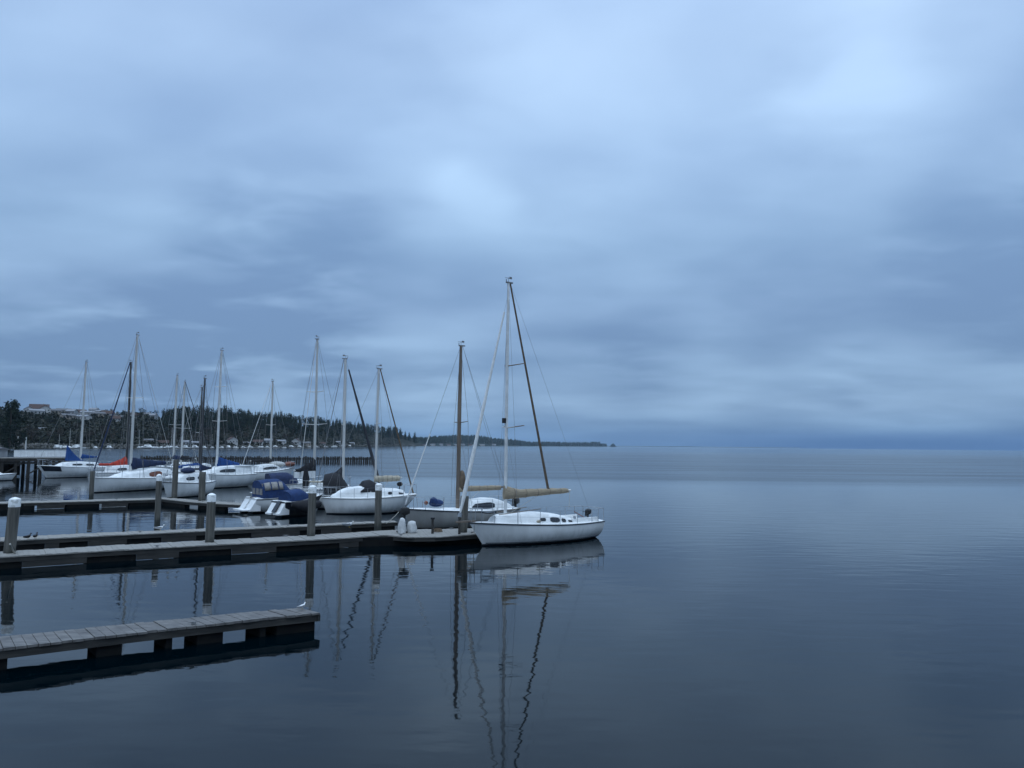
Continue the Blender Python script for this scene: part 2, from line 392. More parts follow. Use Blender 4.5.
dock('floating_dock', 'long front floating dock ending in a wider head at the white sloop bow',
     [(-40, 559.5), (0, 556.7), (100, 550.7), (200, 545.2), (300, 540.2), (350, 537.4), (385, 534.8), (408, 537), (440, 536.6), (484, 533.4)],
     [(-40, 554), (0, 551.6), (100, 545.8), (200, 540.6), (300, 535.6), (350, 532.6), (385, 530.4), (408, 529.2), (440, 529), (480, 528.2)],
     floats=[(-30, 22), (87, 137), (180, 232), (277, 340), (359, 482)], lower=[(22, 87), (137, 180), (232, 277), (340, 359)], cleats=((.3, .1), (.55, .9), (.8, .1), (.93, .9), (.97, .15)), seed=5)
dock('floating_dock', 'narrow back floating dock with dark floats, running behind the front dock',
     [(-40, 543.2), (15, 540), (100, 535.6), (200, 530.9), (300, 526.2), (350, 524), (397, 521.8)],
     [(-40, 539.5), (15, 536.6), (100, 532.7), (200, 528.6), (300, 524.4), (350, 522.3), (394, 520.4)],
     floats=[(-30, 45), (60, 88), (127, 162), (196, 252), (300, 322), (352, 395)], lower=[(45, 60), (88, 127), (162, 196), (252, 300), (322, 352)], cleats=((.35, .5), (.7, .5)), seed=7)
dock('floating_dock', 'far floating dock left of the bend, below the big white sloop',
     [(-60, 505.6), (0, 503.4), (80, 501.4), (158, 499.3)], [(-60, 503.6), (0, 501.6), (80, 499.8), (153, 497.8)],
     floats=[(-50, 35), (67, 100), (130, 157)], lower=[(37, 65), (102, 128)], cleats=((.8, .5),), seed=9)
dock('floating_dock', 'far floating dock right of the bend, leading towards the blue-canopied motorboat',
     [(160.5, 498.6), (185, 501.4), (206, 503), (262, 505.8)], [(158, 497.0), (188, 499.2), (210, 500.9), (264, 503.9)],
     floats=[(163, 185), (200, 225), (240, 260)], cleats=((.5, .5),), seed=13)

# ------------------------------------------------------------------ boats
def half_beam(t, B, sw):
    if t > .42:
        k = (t - .42) / .58; return B / 2 * max(0.0, 1 - k ** 2.1)
    k = (.42 - t) / .42; return B / 2 * (1 - (1 - sw) * k * k)
def hull(root, L, B, fb_b, fb_s, sw=.62, bow_over=.6, stern_over=.35, m='gel', stripe='window', boot='rubber', nst=26, rail=True, low_stripe=False, reverse=True, deck='deck'):
    """hull, deck, rub rail and boot stripe; x forward, z=0 water, deck length L"""
    Lw = L - bow_over - stern_over
    def sheer(t): return lerp(fb_s, fb_b, t) - .10 * math.sin(math.pi * t) * (fb_b / 1.2) + .02
    NV = 10
    def sect(t):
        b = half_beam(t, B, sw); zk = -.28 * min(1, 6 * (1 - t) + .15) * min(1, .25 + 3 * t); zs = sheer(t); r = []
        for k in range(NV + 1):
            v = k / NV; z = zk + (zs - zk) * v ** 1.25; y = b * (1 - (1 - v) ** 2.6) ** .85
            f = max(0, z / zs)
            xb = bow_over * f * max(0, (t - .55) / .45) ** 1.3
            xs = -(stern_over * f ** .9) * max(0, (.45 - t) / .45) ** 1.3
            if not reverse: xs = xs * .4
            r.append((-Lw / 2 + Lw * t + xb + xs, y, z))
        return r
    ts = [i / nst for i in range(nst + 1)]
    ts = [1 - (1 - t) ** 1.15 if t > .8 else t for t in ts]
    S = [sect(t) for t in ts]
    rings = [[(x, -y, z) for x, y, z in reversed(s)] + s[1:] for s in S]
    mb = MB(); mb.loft(rings, cap0=True)
    h = mb.build('hull', M[m + '_hull'], root, 50)
    # deck with camber
    mb = MB(); dr = []
    for s in S:
        x, y, z = s[-1]; yy = max(0, y - .01)
        dr.append([(x, yy * k, z + .06 * (1 - k * k) * min(1, y) - .004) for k in (-1, -.75, -.4, 0, .4, .75, 1)])
    mb.loft([list(reversed(r)) for r in dr]); d = mb.build('deck', M[deck], root, 50)
    d.data.flip_normals()
    if rail:
        for sg in (-1, 1):
            MB().tube([(s[-1][0], sg * (s[-1][1] + .005), s[-1][2] - .035) for s in S], .028, 6).build('rub_rail', M[stripe], root)
    if low_stripe:
        for sg in (-1, 1):
            pts = []
            for s in S[:-1]:
                for a, b in zip(s, s[1:]):
                    if a[2] <= .11 <= b[2]:
                        k = (.11 - a[2]) / (b[2] - a[2]); pts.append((lerp(a[0], b[0], k), sg * (lerp(a[1], b[1], k) + .004), .11)); break
            if len(pts) > 2: MB().tube(pts, .02, 5).build('boot_stripe', M[stripe], root)
    def edge(t):      # sheer point
        s = sect(t); return s[-1]
    def tx(x):        # t for deck x
        lo, hi = 0.0, 1.0
        for _ in range(30):
            mm = (lo + hi) / 2
            if edge(mm)[0] < x: lo = mm
            else: hi = mm
        return lo
    return edge, tx
def cabin(root, edge, tx, x0, x1, h, frac=.62, wins=(), m='deck', hs=None, round_=1.0, glass='window'):
    """x0 aft, x1 forward; wins: (xa, xb, v0, v1)"""
    K = 18; hs = hs or [(0, .85), (.45, 1.0), (.8, .75), (1, .12)]
    def side(u, v, sg):
        x = lerp(x0, x1, u); e = edge(tx(x)); w = e[1] * frac * (1 - .45 * max(0, u - .55) ** 1.3)
        hh = h * interp(hs, u); zb = e[2] - .02
        return (x - .12 * v * (1 if u > .5 else -1) * (u > .9 or u < .1), sg * w * (1 - .16 * v), zb + hh * v)
    rings = []
    for i in range(K + 1):
        u = i / K; r = []
        for v in (0, .35, .75): r.append(side(u, v, -1))
        a = side(u, 1, -1); r.append((a[0], a[1] * .92, a[2]))
        for k in (-.5, 0, .5): r.append((a[0], -a[1] * k, a[2] + .09 * h * (1 - k * k) + .02))
        a = side(u, 1, 1); r.append((a[0], a[1] * .92, a[2]))
        for v in (.75, .35, 0): r.append(side(u, v, 1))
        rings.append(r)
    mb = MB(); mb.loft(rings, cap0=True, cap1=True); mb_o = mb.build('cabin', M[m], root, 40)
    for xa, xb, v0, v1 in wins:
        for sg in (-1, 1):
            n = 6; top = []; bot = []
            for i in range(n + 1):
                q = i / n; u = (lerp(xa, xb, q) - x0) / (x1 - x0)
                rr = .5 * (1 - abs(2 * q - 1) ** 6)
                vm = (v0 + v1) / 2; hv = (v1 - v0) * (.5 * (.55 + .9 * rr))
                p1 = side(u, vm - hv, sg); p2 = side(u, min(.74, vm + hv), sg)
                bot.append(p1); top.append(p2)
            o = [[], []]
            rings2 = []
            for a, b in zip(bot, top):
                rings2.append([(a[0], a[1] + sg * .02, a[2]), (b[0], b[1] + sg * .02, b[2]), (b[0], b[1] - sg * .03, b[2]), (a[0], a[1] - sg * .03, a[2])])
            MB().loft(rings2, closed=True, cap0=True, cap1=True).build('window', M[glass], mb_o, 30)
    return mb_o, side
def person_free(): pass

def rig(root, mx, zdeck, H, L, edge, tx, mast='alu', r=.075, forestay=None, fz=None, jib=None, jibr=.05, boomz=1.0, booml=2.8, cover=None, cover_h=.34,
        aft=None, aftr=.012, aftm='wire', afthit=None, spreaders=((.5, .75),), boom_tip_lines=True, vane=True, sprm='alu', cover_fn=None, shroud_m='wire', boom_mat=None, wirer=.009):
    MM = Matrix.Translation((0, 0, 0))
    mo = MB().tube([(mx, 0, zdeck - .1), (mx - .01, 0, H * .4), (mx - .03, 0, H * .8), (mx - .05, 0, H)], [r, r, r * .92, r * .7], 10).build('mast', M[mast], root)
    xt = mx - .05
    hd = MB(); hd.box((xt - .05, 0, H + .02), (.34, .1, .06)); hd.tube([(xt, 0, H), (xt, 0, H + .26)], .01, 5)
    if vane:
        hd.tube([(xt - .16, 0, H + .22), (xt + .18, 0, H + .22)], .012, 5); hd.box((xt - .12, 0, H + .24), (.14, .012, .1))
        hd.tube([(xt + .12, 0, H), (xt + .12, 0, H + .16)], .02, 5)
    hd.build('masthead', M['wire'], mo)
    for f, w in spreaders:
        z = lerp(zdeck, H, f)
        for sg in (-1, 1):
            MB().tube([(mx, 0, z), (mx - .12, sg * w, z + .06)], [.03, .018], 6).build('spreader', M[sprm], mo)
    # shrouds
    e = edge(tx(mx - .1)); ch = e[1] * .92
    for sg in (-1, 1):
        pts = [(mx - .12, sg * ch, e[2])]
        for f, w in spreaders: pts.append((mx - .12, sg * w, lerp(zdeck, H, f) + .06))
        pts.append((xt, 0, H - .05))
        MB().tube(pts, wirer, 4).build('shroud', M[shroud_m], root)
        if spreaders:
            MB().tube([(mx - .35, sg * ch * .95, e[2]), (mx, 0, lerp(zdeck, H, spreaders[-1][0]))], wirer * .9, 4).build('lower_shroud', M[shroud_m], root)
    # forestay and furled headsail
    if forestay:
        fz = fz or H - .1
        a = Vector(forestay); b = Vector((mx, 0, fz))
        MB().tube([a, b], wirer, 4).build('forestay', M['wire'], root)
        if jib:
            n = 12; pts = []; rr = []
            for i in range(n + 1):
                q = lerp(.03, .93, i / n); p = a.lerp(b, q); pts.append(p); rr.append(jibr * (1.15 - .75 * q) * (1 + .08 * math.sin(i * 2.3)) * (.4 if i == 0 else 1))
            MB().tube(pts, rr, 8).build('furled_jib', M[jib], root)
            MB().tube([a.lerp(b, .012), a.lerp(b, .028)], .09, 10).build('furling_drum', M['steel'], root)
    # boom, sail cover
    bz = zdeck + boomz
    MB().tube([(mx - .05, 0, bz), (mx - booml, 0, bz + .06)], .05, 8).build('boom', M[boom_mat or mast], root)
    if cover:
        n = 22; rings = []
        rnd = random.Random(int(L * 100))
        for i in range(n + 1):
            u = i / n; x = mx - .02 + .10 - (booml - .05) * u
            if cover_fn: up, dn = cover_fn(u)
            else: up = lerp(cover_h * 1.7, .10, min(1, u * 1.15) ** .55); dn = lerp(.16, .09, u)
            wr = 1 + .12 * noise.noise(Vector((u * 9, L, 0)))
            up *= wr; w = max(.06, .34 * (up + dn) ** .8 * .8); w = min(w, .2)
            if i == 0: w *= .5
            if i == n: w *= .5; up *= .6
            zc = bz + .06 * u; ring = []
            for k in range(12):
                a = 2 * math.pi * k / 12; s_, c_ = math.sin(a), math.cos(a)
                sag = .025 * noise.noise(Vector((u * 14, k * .6, L)))
                ring.append((x, w * c_ * (1 - .25 * max(0, s_)) + sag, zc + (up if s_ > 0 else dn) * s_ + sag))
            rings.append(ring)
        co = MB().loft(rings, closed=True, cap0=True, cap1=True).build('sail_cover', M[cover], root, 60)
        for i in range(3, n - 1, 4):
            c_ = Vector([sum(q[k] for q in rings[i]) / 12 for k in range(3)])
            MB().tube([c_ + (Vector(q) - c_) * 1.04 for q in rings[i] + rings[i][:1]], .012, 4, False).build('sail_tie', M['black' if cover in ('navy', 'blue', 'black', 'red') else 'mast_brown'], co)
    for k_, (dx_, dy_) in enumerate(((.28, .12), (-.22, -.16))):
        MB().tube([(xt + dx_ * .3, dy_ * .3, H - .05), (mx + dx_, dy_, zdeck + .1)], wirer * .8, 4).build('halyard', M['rope' if k_ else 'wire'], root)
    if not afthit: MB().tube([(xt - .12, 0, H - .05), (mx - booml + .05, 0, bz + .1)], wirer * .8, 4).build('topping_lift', M['wire'], root)
    st = edge(0.0)
    if aft:
        tgt = Vector(afthit) if afthit else Vector((st[0] + .1, 0, st[2]))
        MB().tube([(xt - .1, 0, H - .02), tgt], aftr if hasattr(aftr, '__len__') else [aftr * .7, aftr], 6).build('backstay' if not afthit else 'topping_lift', M[aftm], root)
    if afthit or not aft:
        MB().tube([(xt - .1, 0, H), (st[0] + .08, 0, st[2])], wirer * .9, 4).build('backstay', M['wire'], root)
    if boom_tip_lines:
        MB().tube([(mx - booml + .05, 0, bz), (mx - booml * .9 - .2, .1, zdeck + .15)], .008, 4).build('mainsheet', M['rope'], root)
        MB().tube([(mx - booml * .55, 0, bz), (mx - .3, 0, zdeck + .1)], .010, 4).build('vang', M['rope'], root)
def rails(root, edge, tx, L, hgt=.6, pul=True, push=True, stan=4, r=.014):
    xs, xb = edge(0)[0], edge(1)[0]
    if pul:
        mb = MB()
        a = [edge(tx(xb - 1.0)), edge(tx(xb - .5)), edge(tx(xb - .12))]
        ps = [(p[0], p[1] * .95, p[2] + hgt) for p in a]
        pts = [(ps[0][0] - .05, ps[0][1], a[0][2])] + ps + [(xb + .05, 0, a[2][2] + hgt + .03)]
        pts = pts + [(x, -y, z) for x, y, z in reversed(pts[:-1])]
        mb.tube(pts, r, 6)
        for p in a[1:]:
            for sg in (-1, 1): mb.tube([(p[0], sg * p[1] * .95, p[2]), (p[0], sg * p[1] * .95, p[2] + hgt)], r, 5)
        mb.build('pulpit', M['steel'], root)
    if push:
        mb = MB(); a = [edge(tx(xs + 1.0)), edge(tx(xs + .5)), edge(tx(xs + .06))]
        ps = [(p[0], p[1] * .93, p[2] + hgt) for p in a]
        pts = [(ps[0][0], ps[0][1], a[0][2])] + ps; pts = pts + [(x, -y, z) for x, y, z in reversed(pts)]
        mb.tube(pts, r, 6)
        for p in a[1:]:
            for sg in (-1, 1): mb.tube([(p[0], sg * p[1] * .93, p[2]), (p[0], sg * p[1] * .93, p[2] + hgt)], r, 5)
        mb.build('pushpit', M['steel'], root)
    if stan:
        for sg in (-1, 1):
            mb = MB(); line = []
            for i in range(stan + 2):
                x = lerp(xs + 1.0, xb - 1.0, i / (stan + 1)); e = edge(tx(x)); q = (x, sg * e[1] * .94, e[2] + hgt); line.append(q)
                if 0 < i <= stan: mb.tube([(q[0], q[1], e[2]), q], r * .9, 5)
            mb.tube(line, r * .45, 4); mb.tube([(x, y, z - hgt * .5) for x, y, z in line], r * .4, 4)
            mb.build('lifeline', M['steel'], root)
def outboard(root, x, y, z, s=1.0, m='rubber', part=True):
    mb = MB()
    mb.loft([[(x - .02 + a * s * (.26 if c > 0 else .18) * k, y + b * s * .13 * k, z + c * s) for a, b in ((1, .6), (.6, 1), (-.6, 1), (-1, .6), (-1, -.6), (-.6, -1), (.6, -1), (1, -.6))] for k, c in ((.6, .0), (1, .08), (1.02, .26), (.85, .38), (.4, .43))], closed=True, cap0=True, cap1=True)
    mb.box((x, y, z - .28 * s), (.12 * s, .08 * s, .6 * s), 0, 1.1); mb.box((x, y, z - .6 * s), (.34 * s, .05 * s, .06 * s))
    mb.box((x + .16 * s, y, z + .0), (.1 * s, .22 * s, .25 * s))
    mb.tube([(x + .2 * s, y, z + .18 * s), (x + .6 * s, y + .04, z + .26 * s)], .022 * s, 6)
    return mb.build('outboard_motor', M[m], root)
def fender(root, x, y, z, m='fender'):
    MB().tube([(x, y, z + .3), (x, y, z + .27), (x, y, z + .2), (x, y, z - .2), (x, y, z - .27), (x, y, z - .3)], [.02, .06, .1, .1, .06, .02], 10).tube([(x, y, z + .3), (x, y * .96, z + .75)], .01, 4).build('fender', M[m], root)

def place(bow, stern, label, cat='sailboat', name='sailboat', group='sailboats moored in the harbour', lw=None):
    a, b = P(*bow), P(*stern)
    d = a - b; L = d.length; c = (a + b) / 2; h = math.atan2(d.y, d.x)
    root = empty(name, (c.x, c.y, 0), h); tag(root, label, cat, group)
    W = Matrix.Translation((c.x, c.y, 0)) @ Matrix.Rotation(h, 4, 'Z')
    return root, L, W
def local_x(W, px, z, lo=-9, hi=9):
    """centreline x whose point at height z shows in column px"""
    best = min((abs(proj(W @ Vector((x / 40, 0, z)))[0] - px), x / 40) for x in range(int(lo * 40), int(hi * 40)))
    return best[1]
def hgt(W, x, py):
    p = W @ Vector((x, 0, 0)); return zat(p.x, p.y, py)
def hit(W, px, py):
    """(x, z) on the boat's centre plane seen at photo point"""
    d = ray(px, py); Wi = W.inverted(); o = Wi @ CP; dd = Wi.to_3x3() @ d
    t = -o.y / dd.y; q = o + dd * t; return q.x, q.z

def near_x(W, px, z, y):
    return min((abs(proj(W @ Vector((x / 40, y, z)))[0] - px), x / 40) for x in range(-200, 200))[1]
# --- the white sloop at the dock end (main subject)
root, L, W = place((480.5, 546.0), (594, 536.3), 'white sloop with tan boom cover moored at the outer end of the front dock')
edge, tx = hull(root, L + .62, 2.4, 1.02, .79, sw=.62, bow_over=.78, stern_over=.14, stripe='window', low_stripe=True)
mx = local_x(W, 505.4, 1.4); 
mx2 = hit(W, 505.6, 500)[0]
dz = edge(tx(mx))[2]
nx = lambda q: near_x(W, q, 1.3, .72)
cab, side = cabin(root, edge, tx, nx(583), nx(501), .44, .68, hs=[(0, .10), (.12, .42), (.3, .85), (.48, 1.0), (.75, .84), (.96, .66), (1, .5)],
      wins=[(nx(573.5), nx(568), .25, .62), (nx(565.5), nx(561), .22, .7), (nx(559), nx(550), .2, .74), (nx(545.5), nx(540.5), .3, .62)])
H = hgt(W, mx - .05, 277.5)
fzx, fz = hit(W, 505, 297)
bx, bz_ = hit(W, 459, 508)
xbow = edge(1)[0]
MB().box((min(bx, xbow + .9) / 2 + xbow / 2 - .1, 0, edge(1)[2] + .03), (abs(min(bx, xbow + .9) - xbow) + .45, .12, .07)).build('bowsprit', M['mast_brown'], root)
lx, lz = hit(W, 570.5, 494)
boomlen = mx - lx
boomz = hit(W, 520, 493.3)[1] - dz
def cvA(u): return (interp([(0, .42), (.06, .34), (.22, .17), (.6, .15), (1, .09)], u), interp([(0, .26), (.5, .18), (1, .12)], u))
hx, hz = hit(W, 548.5, 491)
rig(root, mx, dz + .3, H - .25, L, edge, tx, mast='mast_white', r=.072, forestay=(min(bx, xbow + .9), 0, edge(1)[2] + .12), fz=fz, jib='jib', jibr=.085, boomz=boomz - .3, booml=boomlen, cover='tan', cover_fn=cvA,
    aft=True, aftr=(.04, .065), aftm='jib_brown', afthit=(hx, 0, hz), spreaders=((.37, .45),), wirer=.005)
# long single spreaders, seen on the right of the mast
for py0, px1, py1 in ((366, 523.5, 362.5), (428, 521, 426.5)):
    zz = hit(W, 505, py0)[1]
    p = W.inverted() @ (P(px1, py1, zz + .1) if False else Vector((0, 0, 0)))
    MB().tube([(mx, 0, zz), (mx - .55, -.9 * 1.0, zz + .12)], [.028, .02], 6).tube([(mx, 0, zz), (mx - .55, .6, zz + .12)], [.028, .02], 6).build('spreader', M['mast_brown'], root)
MB().tube([(mx + .12, .0, hit(W, 502, 423)[1]), (mx + .12, 0, hit(W, 502, 418)[1])], .09, 8).build('radar_reflector', M['black'], root)
rails(root, edge, tx, L, .58, stan=4)
xs = edge(0)[0]
outboard(root, xs + .02, -.40, edge(0)[2] + .2, .62)
mb = MB()
for sg in (-1, 1): mb.box((xs + 1.25, sg * .72, edge(0)[2] + .09), (1.6, .12, .2))
mb.build('cockpit_coaming', M['deck'], root)
for sg in (-1, 1): MB().tube([(xs + 1.9, sg * .74, edge(0)[2] + .18), (xs + 1.9, sg * .74, edge(0)[2] + .30)], [.07, .055], 10).build('winch', M['steel'], root)
MB().tube([(xs + .5, 0, edge(0)[2] + .05), (xs + 1.3, .05, edge(0)[2] + .42)], .022, 6).build('tiller', M['brownwood'], root)
MB().box((mx + .9, 0, edge(tx(mx + .9))[2] + .42), (.5, .5, .05)).build('hatch', M['window'], root)
MB().tube([(mx + .6, .35, dz + .38), (mx - 1.6, .52, dz + .56)], .018, 5).tube([(mx + .6, -.35, dz + .38), (mx - 1.6, -.52, dz + .56)], .018, 5).build('grab_rail', M['mast_brown'], root)
# registration-like plate and rust streak as a patch on the bow side
q = edge(tx(local_x(W, 525, 1.1)))
MB().ball((q[0], q[1] * .93, q[2] + .12), (.14, .03, .07)).ball((q[0], -q[1] * .93, q[2] + .12), (.14, .03, .07)).build('deck_fitting', M['cream'], root)

# --- white sloop behind the dock head, its shade put into the grey hull colour
root, L, W = place((411, 529), (507, 524.5), 'white sloop with shade-greyed hull and brown mast moored behind the dock head')
edge, tx = hull(root, L + .9, 2.5, 1.05, .9, sw=.6, m='gel_grey', bow_over=.5, stern_over=.4)
mx = hit(W, 457.8, 500)[0]; dz = edge(tx(mx))[2]
cab, side = cabin(root, edge, tx, hit(W, 512, 508)[0], hit(W, 463, 508)[0], .56, .62, hs=[(0, .1), (.15, .45), (.4, .9), (.6, 1.0), (.9, .8), (1, .3)],
      wins=[(hit(W, 489, 505)[0], hit(W, 466, 505)[0], .16, .74)])
H = hgt(W, mx, 346); lx, lz = hit(W, 503, 488)
rig(root, mx, dz + .1, H, L, edge, tx, mast='mast_brown', r=.105, forestay=(edge(1)[0] - .1, 0, edge(1)[2]), jib=None, boomz=lz - dz - .1, booml=mx - lx, cover='tan', cover_fn=lambda u: (lerp(.14, .1, u) * (1.6 if u < .05 else 1), .16), spreaders=((.52, .85),), sprm='mast_brown')
rails(root, edge, tx, L, .58, stan=4)
a = Vector((edge(1)[0] - .1, 0, edge(1)[2])); b = Vector((mx, 0, H - .1))
MB().tube([a.lerp(b, .02), a.lerp(b, .45)], [.04, .025], 7).build('furled_jib', M['jib'], root)
x1 = hit(W, 437, 503)[0]
MB().ball((x1, -.1, edge(tx(x1))[2] + .3), (.42, .3, .2)).ball((x1 + .22, .05, edge(tx(x1))[2] + .42), (.2, .2, .2)).build('sail_bag', M['blue_dull'], root)
x1 = hit(W, 426, 505)[0]
MB().ball((x1, 0, edge(tx(x1))[2] + .3), (.11, .11, .11)).build('round_fender', M['brownwood'], root)
MB().ball((mx - .22, 0, dz + 1.5), (.2, .2, .55)).build('sail_bundle', M['jib_brown'], root)
fender(root, hit(W, 430, 520)[0], -1.05, .55, 'jib_brown'); fender(root, hit(W, 452, 520)[0], -1.3, .5)
outboard(root, edge(0)[0] + .05, .3, edge(0)[2] + .2, .8)

# --- cream-covered sloop (mast right of the middle)
root, L, W = place((327, 514.0), (399, 512.0), 'white sloop with cream boom cover and raked stern behind the back dock')
edge, tx = hull(root, L + 1.4, 2.5, 1.0, 1.12, sw=.35, bow_over=.35, stern_over=1.0, stripe='gel_grey')
mx = hit(W, 375.3, 485)[0]; dz = edge(tx(mx))[2]
cab, side = cabin(root, edge, tx, hit(W, 404, 495)[0], hit(W, 330, 495)[0], .66, .66, hs=[(0, .35), (.1, .55), (.4, .75), (.55, 1.0), (.8, .8), (1, .15)],
      wins=[(hit(W, 389, 495)[0], hit(W, 385, 495)[0], .3, .7), (hit(W, 402, 495)[0], hit(W, 396, 495)[0], .3, .6)])
H = hgt(W, mx, 369); lx, lz = hit(W, 402, 478.5)
bxx, bzz = hit(W, 411.5, 492)
rig(root, mx, dz + .1, H, L, edge, tx, mast='alu', r=.075, forestay=(edge(1)[0] - .1, 0, edge(1)[2]), boomz=lz - dz - .1, booml=mx - lx, cover='cream', cover_fn=lambda u: (lerp(.2, .12, u), .22), aft=True, aftr=.05, aftm='jib_brown', spreaders=((.56, .7),))
rails(root, edge, tx, L, .6, stan=4)
MB().ball((hit(W, 401, 488)[0], -.3, edge(0)[2] + .6), (.2, .17, .15)).tube([(hit(W, 401, 488)[0], -.3, edge(0)[2]), (hit(W, 401, 488)[0], -.3, edge(0)[2] + .5)], .03, 6).build('stern_grill', M['black'], root)
x1 = hit(W, 366, 487)[0]
MB().loft([[(x1 + dx, .75 * math.cos(a), dz + .3 + k * .75 * math.sin(a)) for a in [math.pi * i / 8 for i in range(9)]] for dx, k in ((-.55, .75), (-.2, 1.0), (.2, .9), (.5, .25))], cap0=True, cap1=True).build('spray_hood', M['black'], root)
fender(root, hit(W, 345, 508)[0], -1.25, .5); fender(root, hit(W, 372, 508)[0], -1.3, .5)

# --- sloop with bare boom and dark furled sails, behind it
root, L, W = place((373, 508.2), (318, 508.2), 'sloop with dark furled jib line and dark sail bunched at the mast foot')
edge, tx = hull(root, L + .9, 2.4, 1.05, .9, sw=.6)
mx = hit(W, 343.0, 480)[0]; dz = edge(tx(mx))[2]
cabin(root, edge, tx, hit(W, 322, 500)[0], hit(W, 362, 500)[0], .55, .62, wins=[(hit(W, 330, 500)[0], hit(W, 345, 500)[0], .3, .7)])
H = hgt(W, mx, 359); lx, lz = hit(W, 309, 482.5); ex, ez = hit(W, 373.5, 487)
rig(root, mx, dz + .1, H, L, edge, tx, mast='alu', r=.095, forestay=(edge(1)[0] - .05, 0, edge(1)[2] + .1), jib='jib_dark', jibr=.11, boomz=lz - dz - .1, booml=mx - lx, boom_mat='cream', aft=True, aftr=.025, aftm='wire', spreaders=((.5, .8),))
zb = dz + .1 + (lz - dz - .1)
rings = []
for i in range(9):
    u = i / 8; zz = lerp(zb + .08, hit(W, 343, 467)[1], u); w = lerp(1.45, .1, u ** .75) 
    rings.append([(mx - .05 + (.12 if c > 0 else 0) - w * (0.5 - .5 * c), .14 * s * (1 - u * .5), zz) for c, s in [(math.cos(2 * math.pi * k / 10), math.sin(2 * math.pi * k / 10)) for k in range(10)]])
MB().loft(rings, closed=True, cap0=True, cap1=True).build('lowered_sail', M['jib_dark'], root)
rails(root, edge, tx, L, .6, stan=3)
xs = edge(0)[0]
MB().loft([[(xs + 1.6 + dx, .95 * math.cos(a), edge(0)[2] + .1 + k * 1.35 * math.sin(a) ** .7) for a in [math.pi * i / 8 for i in range(9)]] for dx, k in ((-.9, .9), (-.3, 1.0), (.1, .95), (.75, .2))], cap0=True, cap1=True).build('spray_hood', M['black'], root)

# --- sloop with dark bundled boom (mast with T spreader)
root, L, W = place((345, 499.5), (300, 503), 'sloop with dark bundled sail cover and wide spreaders, tallest mast above the motorboats')
edge, tx = hull(root, L + .9, 2.6, 1.1, 1.0, sw=.65)
mx = hit(W, 314.0, 475)[0]; dz = edge(tx(mx))[2]
cabin(root, edge, tx, edge(0)[0] + 1.8, edge(0)[0] + 5, .55, .62, wins=[(edge(0)[0] + 2.3, edge(0)[0] + 3.8, .3, .7)])
H = hgt(W, mx, 339.5)
rig(root, mx, dz + .1, H, L, edge, tx, mast='alu', r=.095, forestay=(edge(1)[0] - .05, 0, edge(1)[2] + .1), boomz=1.2, booml=2.0, cover='black', cover_h=.75, aft=True, aftr=.028, aftm='alu', spreaders=((.42, 1.3), (.64, .9)))
rails(root, edge, tx, L, .6, stan=3)
MB().box((edge(0)[0] + .9, .2, edge(0)[2] + 1.0), (1.2, .9, .5)).build('cockpit_tent', M['deck'], root)
MB().tube([(edge(0)[0] + .4, -.4, edge(0)[2]), (edge(0)[0] + .45, -.4, edge(0)[2] + .7), (edge(0)[0] + .45, -.35, edge(0)[2] + 1.4)], [.2, .26, .12], 9).build('cover_bundle', M['black'], root)

# --- far white sloop beside breakwater, mast above it
root, L, W = place((286, 480.6), (242, 482.5), 'distant white sloop with brown gear on its bow lying before the pile breakwater')
edge, tx = hull(root, L + 1.6, 2.9, 1.5, 1.1, sw=.6, bow_over=1.1, m='gel')
mx = hit(W, 270.3, 465)[0]; dz = edge(tx(mx))[2]
cabin(root, edge, tx, edge(0)[0] + 2, edge(0)[0] + 5.5, .7, .62, wins=[(edge(0)[0] + 2.5, edge(0)[0] + 4.6, .3, .7)])
H = hgt(W, mx, 381.5)
rig(root, mx, dz + .1, H, L, edge, tx, mast='alu', r=.11, forestay=(edge(1)[0] - .05, 0, edge(1)[2] + .1), boomz=.9, booml=2.8, cover='black', cover_h=.3, aft=True, aftr=.03, aftm='jib', spreaders=((.5, .8),), wirer=.013)
rails(root, edge, tx, L, .65, stan=4, r=.02)
MB().ball((edge(1)[0] - .7, 0, edge(1)[2] + .35), (.8, .4, .3)).build('anchor_gear', M['brownwood'], root)
MB().ball((edge(1)[0] - 2.6, 0, edge(1)[2] + .35), (1.1, .7, .35)).build('upturned_dinghy', M['gel_grey'], root)

# --- sloop with bright blue cover
root, L, W = place((192, 489.0), (246, 486.0), 'white sloop with bright blue boom cover and a dark cabin window')
edge, tx = hull(root, L + 1.0, 2.9, 1.45, 1.25, sw=.7, stern_over=.6, stripe='gel_grey', low_stripe=True)
mx = hit(W, 216.6, 468)[0]; dz = edge(tx(mx))[2]
cabin(root, edge, tx, hit(W, 249, 474)[0] , hit(W, 203, 474)[0], .8, .66, hs=[(0, .5), (.1, .9), (.4, 1.0), (.7, .9), (1, .15)], wins=[(hit(W, 229, 475)[0], hit(W, 214, 475)[0], .3, .72)])
H = hgt(W, mx, 350.5); lx, lz = hit(W, 240.5, 465)
rig(root, mx, dz + .1, H, L, edge, tx, mast='mast_white', r=.12, forestay=(edge(1)[0] - .05, 0, edge(1)[2] + .1), boomz=lz - dz - .1, booml=mx - lx, cover='blue', cover_fn=lambda u: (lerp(1.0, .12, u ** .8), .15), spreaders=((.42, 1.0), (.7, .8)), wirer=.013)
rails(root, edge, tx, L, .65, stan=4, r=.02)
